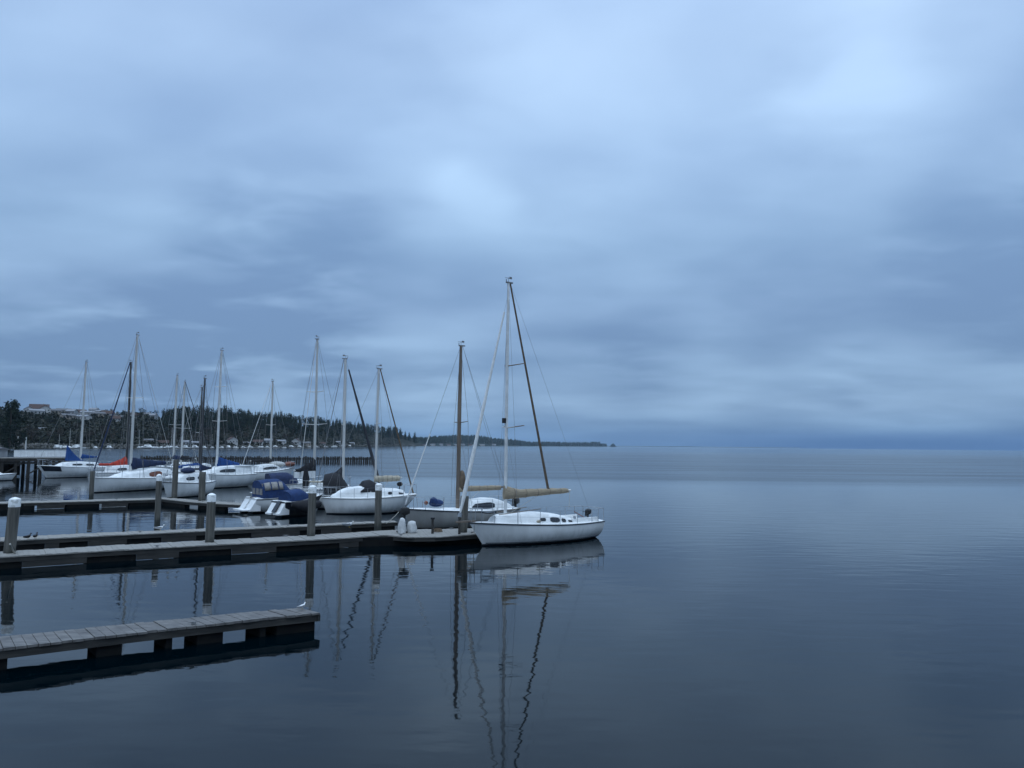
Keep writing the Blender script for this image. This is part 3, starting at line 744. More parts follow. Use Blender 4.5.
MB().box((edge(0)[0] + 1.6, 0, edge(0)[2] + .75), (2.2, 1.6, .09)).tube([(edge(0)[0] + .6, .7, edge(0)[2]), (edge(0)[0] + .6, .7, edge(0)[2] + .8)], .03, 5).tube([(edge(0)[0] + .6, -.7, edge(0)[2]), (edge(0)[0] + .6, -.7, edge(0)[2] + .8)], .03, 5).build('hard_top', M['deck'], root)

# --- big white sloop with navy cover
root, L, W = place((94, 492.8), (172, 487.5), 'big white sloop with navy boom cover and varnished cabin side')
edge, tx = hull(root, L + 1.2, 3.0, 1.3, 1.1, sw=.6, stripe='gel_grey', low_stripe=True)
mx = hit(W, 130.8, 462)[0]; dz = edge(tx(mx))[2]
cabin(root, edge, tx, hit(W, 166, 476)[0], hit(W, 112, 478)[0], .78, .66, hs=[(0, .8), (.3, 1.0), (.6, .72), (.85, .4), (1, .1)], wins=[(hit(W, 154, 475)[0], hit(W, 141, 475)[0], .12, .74)], glass='brownwood')
H = hgt(W, mx, 335); lx, lz = hit(W, 167, 463.5)
rig(root, mx, dz + .1, H, L, edge, tx, mast='alu', r=.12, forestay=(edge(1)[0] - .05, 0, edge(1)[2] + .1), boomz=lz - dz - .1, booml=mx - lx, cover='navy', cover_fn=lambda u: (lerp(.75, .2, min(1, u * 1.2) ** .6), lerp(.45, .15, u)), aft=True, aftr=.02, aftm='alu', spreaders=((.55, .9),), wirer=.013)
rails(root, edge, tx, L, .65, stan=4, r=.02)
fender(root, 1.0, -1.5, .6); fender(root, -1.6, -1.5, .6)

# --- sloop with red cover
root, L, W = place((160, 480.3), (96, 482.5), 'white sloop with red boom cover and black mast')
edge, tx = hull(root, L + 1.1, 2.8, 1.2, 1.05, sw=.65)
mx = hit(W, 126.5, 462)[0]; dz = edge(tx(mx))[2]
cabin(root, edge, tx, edge(0)[0] + 1.6, edge(0)[0] + 5.6, .7, .62, wins=[(edge(0)[0] + 2.2, edge(0)[0] + 3.2, .3, .7), (edge(0)[0] + 3.5, edge(0)[0] + 4.4, .3, .7)])
H = hgt(W, mx, 362.5); lx, lz = hit(W, 97.5, 465)
rig(root, mx, dz + .1, H, L, edge, tx, mast='mast_dark', r=.13, forestay=(edge(1)[0] - .05, 0, edge(1)[2] + .1), boomz=lz - dz - .1, booml=mx - lx, cover='red', cover_fn=lambda u: (lerp(1.15, .12, min(1, u * 1.6) ** .6), lerp(.15, .12, u)), aft=True, aftr=.07, aftm='navy', spreaders=((.55, .8),), wirer=.013)
rails(root, edge, tx, L, .65, stan=4, r=.02)

# --- left sloop with dark bow panel and blue cover
root, L, W = place((47, 478.2), (104, 476.0), 'leftmost white sloop with dark bow panel and blue triangular cover')
edge, tx = hull(root, L + 2.0, 3.0, 1.5, 1.15, sw=.6, bow_over=1.25, stern_over=.6, stripe='gel', low_stripe=True)
mx = hit(W, 80.5, 462)[0]; dz = edge(tx(mx))[2]
cabin(root, edge, tx, hit(W, 95, 462)[0], hit(W, 56, 463)[0], .6, .62, wins=[(0, 1.2, .3, .7), (-1.6, -.5, .3, .7)])
H = hgt(W, mx, 362); 
rig(root, mx, dz + .1, H, L, edge, tx, mast='alu', r=.12, forestay=(edge(1)[0] - .05, 0, edge(1)[2] + .1), boomz=1.0, booml=2.4, cover='blue', cover_h=.35, spreaders=((.5, .9),), wirer=.013)
rails(root, edge, tx, L, .65, stan=4, r=.02)
xf = hit(W, 67, 450)[0]; zb_ = edge(tx(xf))[2] + .4
rings = [[(xf - 2.2 * u + (.06 * c), .25 * s * (1 - .4 * u), zb_ + .35 + (1.7 * (1 - u) ** 1.6 if s2 > 0 else -.1) * 1.0) for c, s, s2 in ((1, 0, -1), (0, 1, -1), (0, .3, 1), (0, -.3, 1), (0, -1, -1))] for u in [i / 8 for i in range(9)]]
MB().loft(rings, closed=True, cap0=True, cap1=True).build('foredeck_cover', M['blue'], root)
for sg in (-1, 1):    # dark painted bow panel following the topsides
    rr = []
    for i in range(9):
        t = lerp(.80, .975, i / 8); b_ = half_beam(t, 3.0, .6); e = edge(t); col = []
        for v in (.55, .95):
            zk = -.28; z = e[2] * v; vv = ((z + .28) / (e[2] + .28)) ** .8
            y = b_ * (1 - (1 - vv) ** 2.6) ** .85; f = z / e[2]
            Lw = L + 2.0 - 1.25 - .6
            xx = -Lw / 2 + Lw * t + 1.25 * f * ((t - .55) / .45) ** 1.3
            col.append((xx, sg * (y + .02), z)); 
        a, b_2 = col
        rr.append([a, b_2, (b_2[0], b_2[1] - sg * .05, b_2[2]), (a[0], a[1] - sg * .05, a[2])])
    MB().loft(rr, closed=True, cap0=True, cap1=True).build('bow_panel', M['gel_dark'], root)

# --- two dark-masted sloops in the middle
root, L, W = place((222, 479.0), (170, 480.5), 'sloop with black mast and low blue boom cover behind the pilings')
edge, tx = hull(root, L + 1.0, 2.7, 1.1, 1.0, sw=.6)
mx = hit(W, 199.3, 465)[0]; dz = edge(tx(mx))[2]; H = hgt(W, mx, 387.5); lx, lz = hit(W, 177, 467)
cabin(root, edge, tx, edge(0)[0] + 1.6, edge(0)[0] + 5.4, .6, .62, wins=[(edge(0)[0] + 2.2, edge(0)[0] + 4.2, .3, .7)])
rig(root, mx, dz + .1, H, L, edge, tx, mast='mast_dark', r=.11, forestay=(edge(1)[0] - .05, 0, edge(1)[2] + .1), boomz=lz - dz - .1, booml=mx - lx, cover='blue', cover_fn=lambda u: (lerp(.5, .1, u), .2), spreaders=((.45, .9),), wirer=.012)
rails(root, edge, tx, L, .65, stan=4, r=.02)
root, L, W = place((167, 498.3), (206, 494.2), 'small white sloop seen bow-on behind the far dock bend, hung with fenders')
edge, tx = hull(root, L + .9, 2.3, 1.25, 1.1, sw=.6, stern_over=.3)
mx = hit(W, 206.3, 465)[0]; mx = min(mx, edge(1)[0] - 1.5); mx = max(mx, edge(0)[0] + 1.2); dz = edge(tx(mx))[2]; H = hgt(W, mx, 378.5)
cabin(root, edge, tx, edge(0)[0] + .7, edge(1)[0] - 1.1, .75, .62, wins=[(-1.4, -.3, .3, .7), (.1, 1.0, .3, .7)])
rig(root, mx, dz + .1, H, L, edge, tx, mast='mast_dark', r=.08, forestay=(edge(1)[0] - .05, 0, edge(1)[2] + .1), boomz=.9, booml=1.6, cover='navy', cover_h=.3, spreaders=((.5, .7),), sprm='mast_dark')
rails(root, edge, tx, L, .6, stan=3, r=.016)
for i, xx in enumerate((-2.0, -1.2, -.3, .6, 1.4)):
    e = edge(tx(xx)); fender(root, xx, -(e[1] + .06), .5 + .06 * (i % 2), 'fender' if i % 3 else 'navy')
MB().ball((edge(1)[0] - .8, 0, edge(1)[2] + .25), (.6, .35, .2)).build('anchor_gear', M['jib'], root)
for q_ in range(7):
    xx = -1.9 + q_ * .62; e = edge(tx(xx)); MB().tube([(xx + .13 * math.cos(a), -e[1] * .93, e[2] + .38 + .16 * math.sin(a)) for a in [2 * math.pi * k / 10 for k in range(11)]], .035, 5).build('rope_coil', M['rope' if q_ % 2 else 'navy'], root)
MB().ball((.2, .1, edge(.5)[2] + .95), (.8, .4, .25)).build('deck_bundle', M['navy'], root)

# --- two far sloops beyond, bare masts
for i, (b0, s0, mpx, top, lab, bm) in enumerate((
        ((152, 473.4), (196, 474.5), 173.2, 375.5, 'far white sloop with bare silver mast, left of the near pair beyond the blue cover', 'navy'),
        ((168, 474.8), (212, 476.4), 181.2, 382.0, 'far white sloop with bare mast and a dark raked stay, right of the near pair', 'black'))):
    root, L, W = place(b0, s0, lab)
    edge, tx = hull(root, L + 1.0, 2.8, 1.1, 1.0, sw=.6)
    mx = hit(W, mpx, 460)[0]; dz = edge(tx(mx))[2]; H = hgt(W, mx, top)
    cabin(root, edge, tx, edge(0)[0] + 1.2, edge(0)[0] + 4.4, .6, .62, wins=[(edge(0)[0] + 1.8, edge(0)[0] + 3.6, .3, .7)])
    rig(root, mx, dz + .1, H, L, edge, tx, mast='alu', r=.12, forestay=(edge(1)[0] - .05, 0, edge(1)[2] + .1), boomz=1.0, booml=2.6, cover=bm, cover_h=.35, aft=True, aftr=.05 if i else .02, aftm='jib_dark' if i else 'alu', spreaders=((.45, 1.3),), wirer=.014)
    rails(root, edge, tx, L, .65, stan=3, r=.022)

# ------------------------------------------------------------------ motorboats
def motorboat(stern, bowdir, L, B, label, m='gel', canopy='blue_dull', dark_slot=False, clear=True, px_group='motorboats moored stern-out by the back dock', h=1.5, plat=True):
    p = P(*stern); h0 = R(90 - bowdir)
    c = p + Vector((math.cos(h0), math.sin(h0), 0)) * (L / 2)
    root = empty('motorboat', (c.x, c.y, 0), h0); tag(root, label, 'motorboat', px_group)
    W = Matrix.Translation((c.x, c.y, 0)) @ Matrix.Rotation(h0, 4, 'Z')
    edge, tx = hull(root, L, B, 1.15, .85, sw=.93, bow_over=.8, stern_over=.05, m=m, stripe='rubber', reverse=False)
    xs = edge(0)[0]; zs = edge(0)[2]
    # raked transom with swim step
    mb = MB(); w = B / 2 * .9
    prof = [(xs - .42, .14), (xs - .42, .24), (xs - .32, .27), (xs + .08, zs + .05), (xs + .3, zs + .05), (xs + .3, .14)]
    for y0, y1 in ((-w, -w * .14), (w * .16, w)):
        mb.loft([[(x, y, z) for x, z in prof] for y in (y0, (y0 + y1) / 2, y1)], closed=True, cap0=True, cap1=True)
    mb.box((xs + .1, w * .01, .3), (.6, w * .3, .34))
    mb.build('transom', M['deck'], root, 25)
    if plat: MB().box((xs - .55, 0, .2), (.45, B * .80, .07)).build('swim_platform', M['deck'], root)
    if dark_slot:
        MB().loft([[(x, y, z) for x, z in ((xs - .47, .3), (xs - .05, zs + .04), (xs + .03, zs + .04), (xs - .39, .3))] for y in (-.30, .02)], closed=True, cap0=True, cap1=True).build('transom_panel', M['window'], root, 20)
    else:
        MB().box((xs + .16, w * .01, zs * .75), (.3, w * .29, zs * .7)).build('gap_inset', M['vinyl'], root, 20)  # darker inset filling the dark gap between the two pods
    # camper canvas
    K = 9; xa = xs + .45; xb = xs + .45 + L * .42; rings = []
    def arch(u, v):
        x = lerp(xa, xb, u); e = edge(tx(x)); top = h * (1 - .55 * max(0, (u - .62) / .38) ** 1.5) * (1 - .06 * (1 - min(1, u * 4)))
        a = math.pi * v; y = -math.cos(a); s = math.sin(a)
        sq = (abs(y) ** .75) * (1 if y > 0 else -1)
        return (x - .12 * s * (u < .05), sq * e[1] * .93 * (1 - .12 * s), e[2] + .02 + top * s ** .55)
    for i in range(K + 1):
        rings.append([arch(i / K, v / 14) for v in range(15)])
    cn = MB().loft(rings, cap0=True, cap1=True).build('canopy', M[canopy], root, 50)
    if clear:
        for v0, v1, sgn in ((.07, .27, -1), (.73, .93, 1)):
            for u0, u1 in ((.05, .26), (.30, .52), (.56, .70)):
                mb = MB(); g = []
                for i in range(5):
                    r_ = []
                    for j in range(4):
                        q = arch(lerp(u0, u1, i / 4), lerp(v0, v1, j / 3)); r_.append((q[0], q[1] * 1.012 + (-.012 if sgn < 0 else .012), q[2]))
                    g.append(r_)
                if True: mb.loft(g)
                me = mb.build('canopy_window', M['vinyl'], cn, 50)
                me.modifiers.new('thick', 'SOLIDIFY').thickness = .015
        mb = MB()
        for k in range(3):
            y0 = lerp(-.8, .3, k / 2) * B / 2; pts = []
            mb.box((xa - .02, y0 + B * .12, zs + .1 + h * .42), (.05, B * .2, h * .62))
        mb.build('canopy_window', M['vinyl'], cn)
    # windscreen frame and bow rail
    r_ = []
    for i in range(7):
        x = lerp(xb + .2, edge(1)[0] - .15, i / 6); e = edge(tx(x)); r_.append((x, e[1] * .9, e[2] + .35))
    pts = r_ + [(x, -y, z) for x, y, z in reversed(r_)]
    mb = MB().tube(pts, .015, 5)
    for q in pts[::2]: mb.tube([q, (q[0], q[1], q[2] - .35)], .013, 5)
    mb.build('bow_rail', M['steel'], root)
    cabin(root, edge, tx, xb - .5, edge(1)[0] - 1.0, .32, .7, hs=[(0, 1), (.6, .8), (1, .1)])
    return root, edge, W
rt, edge, W = motorboat((243.5, 512.9), 50, 4.3, 2.0, 'white motorboat with tall blue canopy and clear side curtains', h=1.12)
fender(rt, -.4, -1.32, .5)
rt, edge, W = motorboat((272, 517.2), 38, 3.2, 1.45, 'small dark-sided motorboat with white sloping transom and low blue cover', m='gel_dark', dark_slot=True, clear=False, h=.62, plat=False)
MB().tube([(-1.0, -1.0, .75), (-.2, -1.25, .6), (.9, -1.1, .7)], [.14, .40, .2], 10).build('inflatable_tube', M['black'], rt)
MB().ball((-.1, -1.45, .5), (.22, .2, .24)).build('round_fender', M['gel_grey'], rt)
# third one tucked behind
rt, edge, W = motorboat((257, 495.5), 58, 5.2, 2.3, 'white motorboat with dark blue cockpit cover, half hidden behind the tall blue canopy', canopy='navy', clear=False, h=.95)

# white bow at the left edge
root, L, W = place((16, 480.2), (-38, 481.5), 'low white boat bow just entering at the left edge beside the pier', cat='boat', name='small_boat', group=None)
edge, tx = hull(root, L, 2.2, .75, .6, sw=.7, bow_over=.5)
cabin(root, edge, tx, -2.2, 1.2, .5, .6, wins=[(-1.2, 0, .3, .7)])

# ------------------------------------------------------------------ things on the docks
def gull(px, py, z, label, h0=0, m='gull', s=1.0, name='gull', dist_base=None):
    p = P(px, py, z); root = empty(name, (p.x, p.y, z), h0); tag(root, label, 'bird')
    mb = MB(); n = 10; spine = [(-.30, .13, .008), (-.22, .135, .035), (-.12, .14, .062), (0, .15, .078), (.09, .165, .068), (.13, .20, .042), (.15, .25, .036), (.17, .285, .04), (.20, .29, .03), (.225, .285, .010)]
    rings = [[(x * s, r * s * math.cos(2 * math.pi * k / n), (zz + r * 1.05 * math.sin(2 * math.pi * k / n)) * s) for k in range(n)] for x, zz, r in spine]
    body = mb.loft(rings, closed=True, cap0=True, cap1=True).build('body', M[m], root, 60)
    for sg in (-1, 1):
        w = [[(x * s, sg * (r * .98 + .012) * s, (zz + dz_) * s) for dz_ in (-.02, .02, .05)] for x, zz, r in ((-.34, .15, .0), (-.2, .15, .03), (-.05, .155, .06), (.07, .17, .055))]
        o = MB().loft(w).build('wing', M['gull_wing' if m == 'gull' else m], body); o.modifiers.new('t', 'SOLIDIFY').thickness = .014 * s
        MB().tube([(.0, sg * .03 * s, .09 * s), (.005, sg * .03 * s, .012 * s), (.05 * s, sg * .03 * s, .008 * s)], .006 * s, 5).build('leg', M['beak'], body)
    MB().tube([(.222 * s, 0, .285 * s), (.275 * s, 0, .275 * s)], [.012 * s, .003 * s], 6).build('beak', M['beak'] if m == 'gull' else M['crow'], body)
    return root
gull(349, 527.5, .03 + .42, 'white gull standing on the back dock behind the two capped pilings', 0, s=.95)
gull(302, 609.6, .43, 'white gull on the tip of the short foreground dock', R(60), s=.5)
gull(160, 530.5, .43, 'grey and white gull on the back dock at the foot of the open-water piling', R(20), s=.8)
for px, py, lab in ((28, 539.3, 'small dark bird perched on the back dock, left of the other'), (35.5, 538.6, 'small dark bird perched on the back dock, right of the other')):
    gull(px, py, .43, lab, R(random.uniform(0, 180)), 'crow', .75, 'small_bird')

# white bags and a stowed outboard at the dock head
def bag(px, py, w, d, h, label, sd):
    p = P(px, py, .43); root_m = MB(); rings = []; n = 14
    for i, (k, zz) in enumerate(((.95, 0), (1.02, .06), (.96, .4), (.84, .75), (.66, .93), (.3, 1.0))):
        rings.append([((w / 2) * k * math.cos(2 * math.pi * j / n) * (1 + .4 * noise.noise(Vector((j * .6, i * .7, sd)))), (d / 2) * k * math.sin(2 * math.pi * j / n) * (1 + .4 * noise.noise(Vector((j * .6, i, sd + 5)))), zz * h) for j in range(n)])
    o = root_m.loft(rings, closed=True, cap0=True, cap1=True).build('tarp_bundle', M['bag'], None, 50)
    o.location = p; tag(o, label, 'bag', 'white bundles on the dock head'); return o
bag(401.8, 533.2, .34, .36, .66, 'tall white tarp bundle on the dock head under the dark outboard', 1)
bag(411.5, 532.4, .44, .4, .50, 'lower rounded white tarp bundle on the dock head, right of the tall one', 9)
p = P(403, 533.0, .43)
ob = empty('stowed_outboard', (p.x, p.y + .35, .43), R(200)); tag(ob, 'dark outboard motor clamped to a stand above the white bundles on the dock head', 'outboard motor')
o = outboard(ob, 0, 0, .75, .8); o.name = 'motor'
MB().box((.15, .2, .3), (.05, .05, .75)).box((.15, -.2, .3), (.05, .05, .75)).box((.15, 0, .58), (.06, .5, .12)).box((.1, 0, .02), (.4, .5, .04)).build('stand', M['fascia'], ob)
# power posts
def post(px, py, h, label, m='fascia'):
    p = P(px, py, .43); root = empty('dock_post', (p.x, p.y, .43)); tag(root, label, 'post')
    MB().box((0, 0, h / 2), (.1, .1, h)).build('shaft', M[m], root); MB().box((0, 0, h + .03), (.17, .15, .07)).build('top_plate', M['black'], root)
post(459.3, 534.0, .85, 'thin dark post beside the uncapped piling at the dock head')
post(432.5, 533.5, .62, 'short dark mooring post on the dock head below the shade-greyed sloop', 'pile_dark')
# coil of rope and a hose
p = P(437, 531.5, .43)
cp = MB()
for k in range(4):
    cp.tube([(.24 * math.cos(a) * (1 - .06 * k), .24 * math.sin(a) * (1 - .06 * k), .02 + k * .03) for a in [2 * math.pi * i / 14 for i in range(15)]], .018, 5)
o = cp.build('rope_coil', M['jib_brown']); o.location = p; tag(o, 'brown rope coil lying on the dock head', 'rope')
def line(a, b, sag, label, r=.014, m='rope'):
    a, b = Vector(a), Vector(b); pts = []
    for i in range(9):
        t = i / 8; q = a.lerp(b, t); q.z -= sag * 4 * t * (1 - t); pts.append(q - a)
    o = MB().tube(pts, r, 5).build('mooring_line', M[m]); o.location = a; tag(o, label, 'rope', 'mooring lines')
p1 = P(386, 523.5, .43); line(p1, P(399, 511.5, 1.0) , .05, 'white mooring line slanting from the back dock beside the white bundles', .022)
p2 = P(474, 532.5, .43); line(P(473, 525, 1.0) + Vector((.05, -.02, 0)), p2, .06, 'mooring line from the white sloop bow to the dock head')
p3 = P(15, 553, .43); o = line(p3, P(10, 544, .9), .03, 'white line hanging from the left capped piling to the front dock', .03)

# ------------------------------------------------------------------ pier, breakwater
pa, pb = PD(-60, 84), PD(68, 92)
def pier():
    root = empty('timber_pier', (pa.x, pa.y, 0)); tag(root, 'dark fixed timber pier on pilings at the left, behind the moored sloops', 'pier')
    d = pb - pa; L = d.length; dr = d.normalized(); rz = math.atan2(d.y, d.x); nrm = Vector((-dr.y, dr.x, 0))
    root.rotation_euler = (0, 0, rz)
    zt = zat(PD(5, 88).x, 88, 457.6)
    mb = MB(); n = int(L / .3)
    for i in range(n): mb.box((i * .3 + .15, 1.5, zt - .05 + random.uniform(-.008, .008)), (.285, 3.4, .08))
    mb.build('deck_planks', M['plank'], root, 0)
    for y in (-.1, 3.1): MB().box((L / 2, y, zt - .27), (L, .16, .34)).build('beam', M['pile_dark'], root, 0)
    MB().box((L / 2, 0.02, zt - .62), (L, .1, .22)).build('wale', M['fascia'], root, 0)
    k = 0
    x = .6
    while x < L:
        for y in (.05, 3.0):
            MB().tube([(x, y, -2), (x + random.uniform(-.05, .05), y, zt - .44)], [.2, .17], 9).build('pile', M['pile_dark'], root)
        if k % 2 == 0:
            MB().tube([(x, .0, .4), (x + 2.0, .0, zt - .6)], .09, 6).build('brace', M['pile_dark'], root)
        x += 1.25; k += 1
    MB().box((L * .33, 3.3, (zt - .5) / 2 + .1), (L * .62, .12, zt - .7)).build('shade_backing', M['pile_dark'], root, 0)  # dark board added behind the piles, stands in for shade under the deck
    return root, L, rz, zt
pr, pL, prz, pz = pier()
# white panelled windbreak along the pier
q0 = PD(12.5, 89.2); q1 = PD(66, 93.2)
wb = empty('windbreak', (q0.x, q0.y, pz - .0)); d = q1 - q0; wb.rotation_euler = (0, 0, math.atan2(d.y, d.x)); tag(wb, 'long white panelled windbreak along the top of the pier', 'windbreak')
n = 8
for i in range(n): MB().box(((i + .5) * d.length / n, 0, .45), (d.length / n - .02, .06, .76), 0).build('panel', M['deck'], wb, 0)
MB().box((d.length / 2, 0, .86), (d.length, .12, .05)).build('top_rail', M['house_grey'], wb, 0)
# small grey hut end at the frame edge
q2 = PD(4, 90)
ht = empty('pier_hut', (q2.x - 1.0, q2.y, pz)); tag(ht, 'low grey hut on the pier at the left edge', 'hut')
MB().box((-1.2, 0, .45), (3.6, 2.0, .9)).build('wall', M['house_grey'], ht, 0)
MB().loft([[(x, y, z) for y, z in ((-1.2, .9), (0, 1.15), (1.2, .9), (1.2, .84), (-1.2, .84))] for x in (-3.1, .75)], closed=True, cap0=True, cap1=True).build('roof', M['roof_grey'], ht, 0)
for xx in (-.6, -2.0): MB().box((xx, -1.005, .5), (.6, .04, .4)).build('window', M['window'], ht, 0)

b0 = P(140, 463.4); b1 = P(373, 463.4)
bw = empty('pile_breakwater', (b0.x, b0.y, 0)); d = b1 - b0; brz = math.atan2(d.y, d.x); bw.rotation_euler = (0, 0, brz)
tag(bw, 'dark row of close-set timber piles forming a breakwater across the bay', 'breakwater')
nb = 98
for i in range(nb):
    x = d.length * (i + .5) / nb; h_ = 1.42 + random.uniform(-.16, .12)
    MB().tube([(x + random.uniform(-.04, .04), 0, -1.5), (x + random.uniform(-.05, .05), 0, h_)], [.215, .19], 7).build('pile', M['pile_dark'], bw)
MB().box((d.length / 2, .22, .95), (d.length, .12, .3)).build('wale', M['pile_dark'], bw, 0)

# ------------------------------------------------------------------ far shore
SHORE = [(-220, 449.3), (-60, 449.0), (0, 448.7), (220, 448.5), (300, 447.7), (330, 447.2), (350, 446.8), (400, 446.15), (440, 446.0), (480, 445.95)]
SKY = [(-220, 400), (-60, 402), (0, 407), (20, 411), (30, 409.5), (45, 409), (60, 411), (80, 412), (105, 410), (120, 412), (150, 411), (160, 408), (165, 406), (175, 404), (190, 405), (225, 405), (240, 407.5), (262, 410), (275, 408), (290, 412), (300, 414), (315, 414.5), (335, 417), (355, 420), (375, 424), (395, 425.5), (402, 430), (410, 436), (417, 441), (424, 445)]
def shore_d(px):
    a = interp(SHORE, px) - hor(px); return F * CAMH / max(a, .62)
def top_add(px): return interp([(0, 1.5), (150, 2.5), (165, 14), (320, 15), (395, 17), (410, 6), (424, 1)], px)   # tree height standing on the ridge
def ridge_k(px): return interp([(-220, .55), (100, .5), (220, .38), (400, .22), (480, .2)], px)
def ground(px, u):
    """u 0 at the shoreline .. 1 at the ridge; returns world point on the hill"""
    d0 = shore_d(px); k = ridge_k(px); d = d0 * (1 + k * u); p = PD(px, d)
    zr = zat(PD(px, d0 * (1 + k)).x, d0 * (1 + k), interp(SKY, px)) - top_add(px)
    zr = max(zr, 3 if px < 405 else .3)
    prof = interp([(0, -.02), (.015, .06), (.05, .10), (.3, .26), (.6, .62), (.85, .9), (1, 1.0), (1.3, 1.02), (2, .7)], u)
    z = zr * prof + (.06 * zr * noise.noise(Vector((px * .05, u * 3, 0))) if .05 < u else 0)
    return Vector((p.x, p.y, z if u > 0 else -1.0))
NP = 330; US = [0, .012, .03, .06, .12, .2, .3, .4, .5, .6, .7, .8, .9, 1.0, 1.15, 1.3, 1.6, 2.0]
rings = []
for i in range(NP + 1):
    px = lerp(-640, 424, i / NP)
    rings.append([ground(px, u) for u in US])
hm = MB().loft(rings); 
o = hm.build('hillside', M['hill'], None, 60); tag(o, None, None, kind='structure'); o.data.flip_normals()

# conifer prototypes
def conifer(h, seed, spread=.17, dens=1.0, bare=.08):
    rnd = random.Random(seed); mb = MB()
    mb.cur = 1; mb.tube([(0, 0, -1.5), (0, 0, h * .5), (0, 0, h * .97)], [h * .018, h * .012, .02], 5); mb.cur = 0
    nt_ = int(17 * dens)
    for i in range(nt_):
        f = i / (nt_ - 1); z = h * lerp(bare, .98, f); rad = h * spread * (1 - f) ** .62 * rnd.uniform(.75, 1.15) + .12
        nb_ = max(4, int(9 * (1 - f) + 4))
        for k in range(nb_):
            if rnd.random() < .12: continue
            a = 2 * math.pi * (k + rnd.random()) / nb_; rr = rad * rnd.uniform(.65, 1.15); w = rr * rnd.uniform(.3, .5)
            dx, dy = math.cos(a), math.sin(a); zt = z + rnd.uniform(-.2, .2); dr = rr * rnd.uniform(.15, .5)
            p0 = (0, 0, zt + .12 * rr); p1 = (dx * rr * .6 - dy * w, dy * rr * .6 + dx * w, zt - dr * .6); p2 = (dx * rr, dy * rr, zt - dr); p3 = (dx * rr * .6 + dy * w, dy * rr * .6 - dx * w, zt - dr * .6)
            p4 = (dx * rr * .5, dy * rr * .5, zt - dr * .3 - h * .035)
            mb.add([p0, p1, p2, p3, p4], [(0, 1, 2), (0, 2, 3), (1, 4, 2), (2, 4, 3)])
    return mb
TREES = [conifer(15, s, sp, 1.0, ba).mesh('conifer', [M[mt], M['bark']], 0) for s, sp, ba, mt in ((1, .25, .08, 'needle'), (2, .30, .1, 'needle'), (3, .22, .15, 'needle2'), (4, .33, .06, 'needle2'), (5, .27, .2, 'needle'))]
def bare_tree(h, seed, mat_='leafless', nclump=260, rx=.34):
    rnd = random.Random(seed); mb = MB(); mb.cur = 1
    mb.tube([(0, 0, -1), (0, 0, h * .35), (.1, 0, h * .75)], [h * .03, h * .022, h * .006], 6)
    for k in range(9):
        a = rnd.uniform(0, 6.3); z0 = h * rnd.uniform(.25, .55); r_ = h * rnd.uniform(.18, .3)
        mb.tube([(0, 0, z0), (math.cos(a) * r_ * .5, math.sin(a) * r_ * .5, z0 + h * .14), (math.cos(a) * r_, math.sin(a) * r_, z0 + h * .3)], [h * .012, h * .008, h * .003], 4)
    mb.cur = 0
    cl = [(rnd.uniform(-1, 1), rnd.uniform(-1, 1), rnd.uniform(-1, 1)) for _ in range(16)]
    for _ in range(nclump):
        c = rnd.choice(cl); q = Vector((c[0] + rnd.gauss(0, .22), c[1] + rnd.gauss(0, .22), c[2] + rnd.gauss(0, .2)))
        if q.length > 1.15: continue
        p = Vector((q.x * h * rx, q.y * h * rx, h * .62 + q.z * h * .36)); s_ = h * rnd.uniform(.018, .045)
        u = Vector((rnd.uniform(-1, 1), rnd.uniform(-1, 1), rnd.uniform(-1, 1))).normalized(); w = u.orthogonal().normalized()
        mb.add([p + u * s_, p + w * s_, p - u * s_ * .8, p - w * s_], [(0, 1, 2, 3)])
    return mb
BARE = [bare_tree(10, 20 + s).mesh('bare_tree', [M['leafless'], M['bark']], 0) for s in range(3)]
ROUND = [bare_tree(9, 40 + s, 'needle', 700, .36).mesh('evergreen', [M['needle'], M['bark']], 0) for s in range(2)]

# the big near evergreen at the left edge, crown and trunk as parts
p = PD(8.5, 330); zt = zat(p.x, p.y, 398.5)
root = empty('evergreen_tree', (p.x, p.y, 0)); tag(root, 'big dark evergreen at the left edge of the shore, taller than the houses', 'tree')
rnd = random.Random(5); mb = MB()
MB().tube([(0, 0, -1), (.3, 0, zt * .5), (0, 0, zt * .9)], [.6, .4, .08], 8).build('trunk', M['bark'], root)
cl = [(rnd.uniform(-.85, .85), rnd.uniform(-.85, .85), rnd.uniform(.02, .96)) for _ in range(60)]
for _ in range(5200):
    c = rnd.choice(cl); w_ = interp([(0, .9), (.3, 1.0), (.6, .95), (.8, .7), (1, .2)], c[2]); 
    q = Vector((c[0] * w_ + rnd.gauss(0, .1), c[1] * w_ + rnd.gauss(0, .1), c[2] + rnd.gauss(0, .035)))
    q2 = Vector((q.x * 4.9, q.y * 4.9, max(.3, q.z * zt * .97))); s_ = rnd.uniform(.16, .42)
    if q2.z > zt: continue
    u = Vector((rnd.uniform(-1, 1), rnd.uniform(-1, 1), rnd.uniform(-1, 1))).normalized(); w = u.orthogonal().normalized()
    mb.add([q2 + u * s_, q2 + w * s_, q2 - u * s_, q2 - w * s_], [(0, 1, 2, 3)])
mb.build('crown', M['needle'], root, 0)

def put(me, name, p, s, rz, label, cat, group):
    o = bpy.data.objects.new(name, me); COL.objects.link(o); o.location = p; o.scale = (s, s, s) if not hasattr(s, '__len__') else s; o.rotation_euler = (0, 0, rz)
    tag(o, label, cat, group); return o
rnd = random.Random(77)
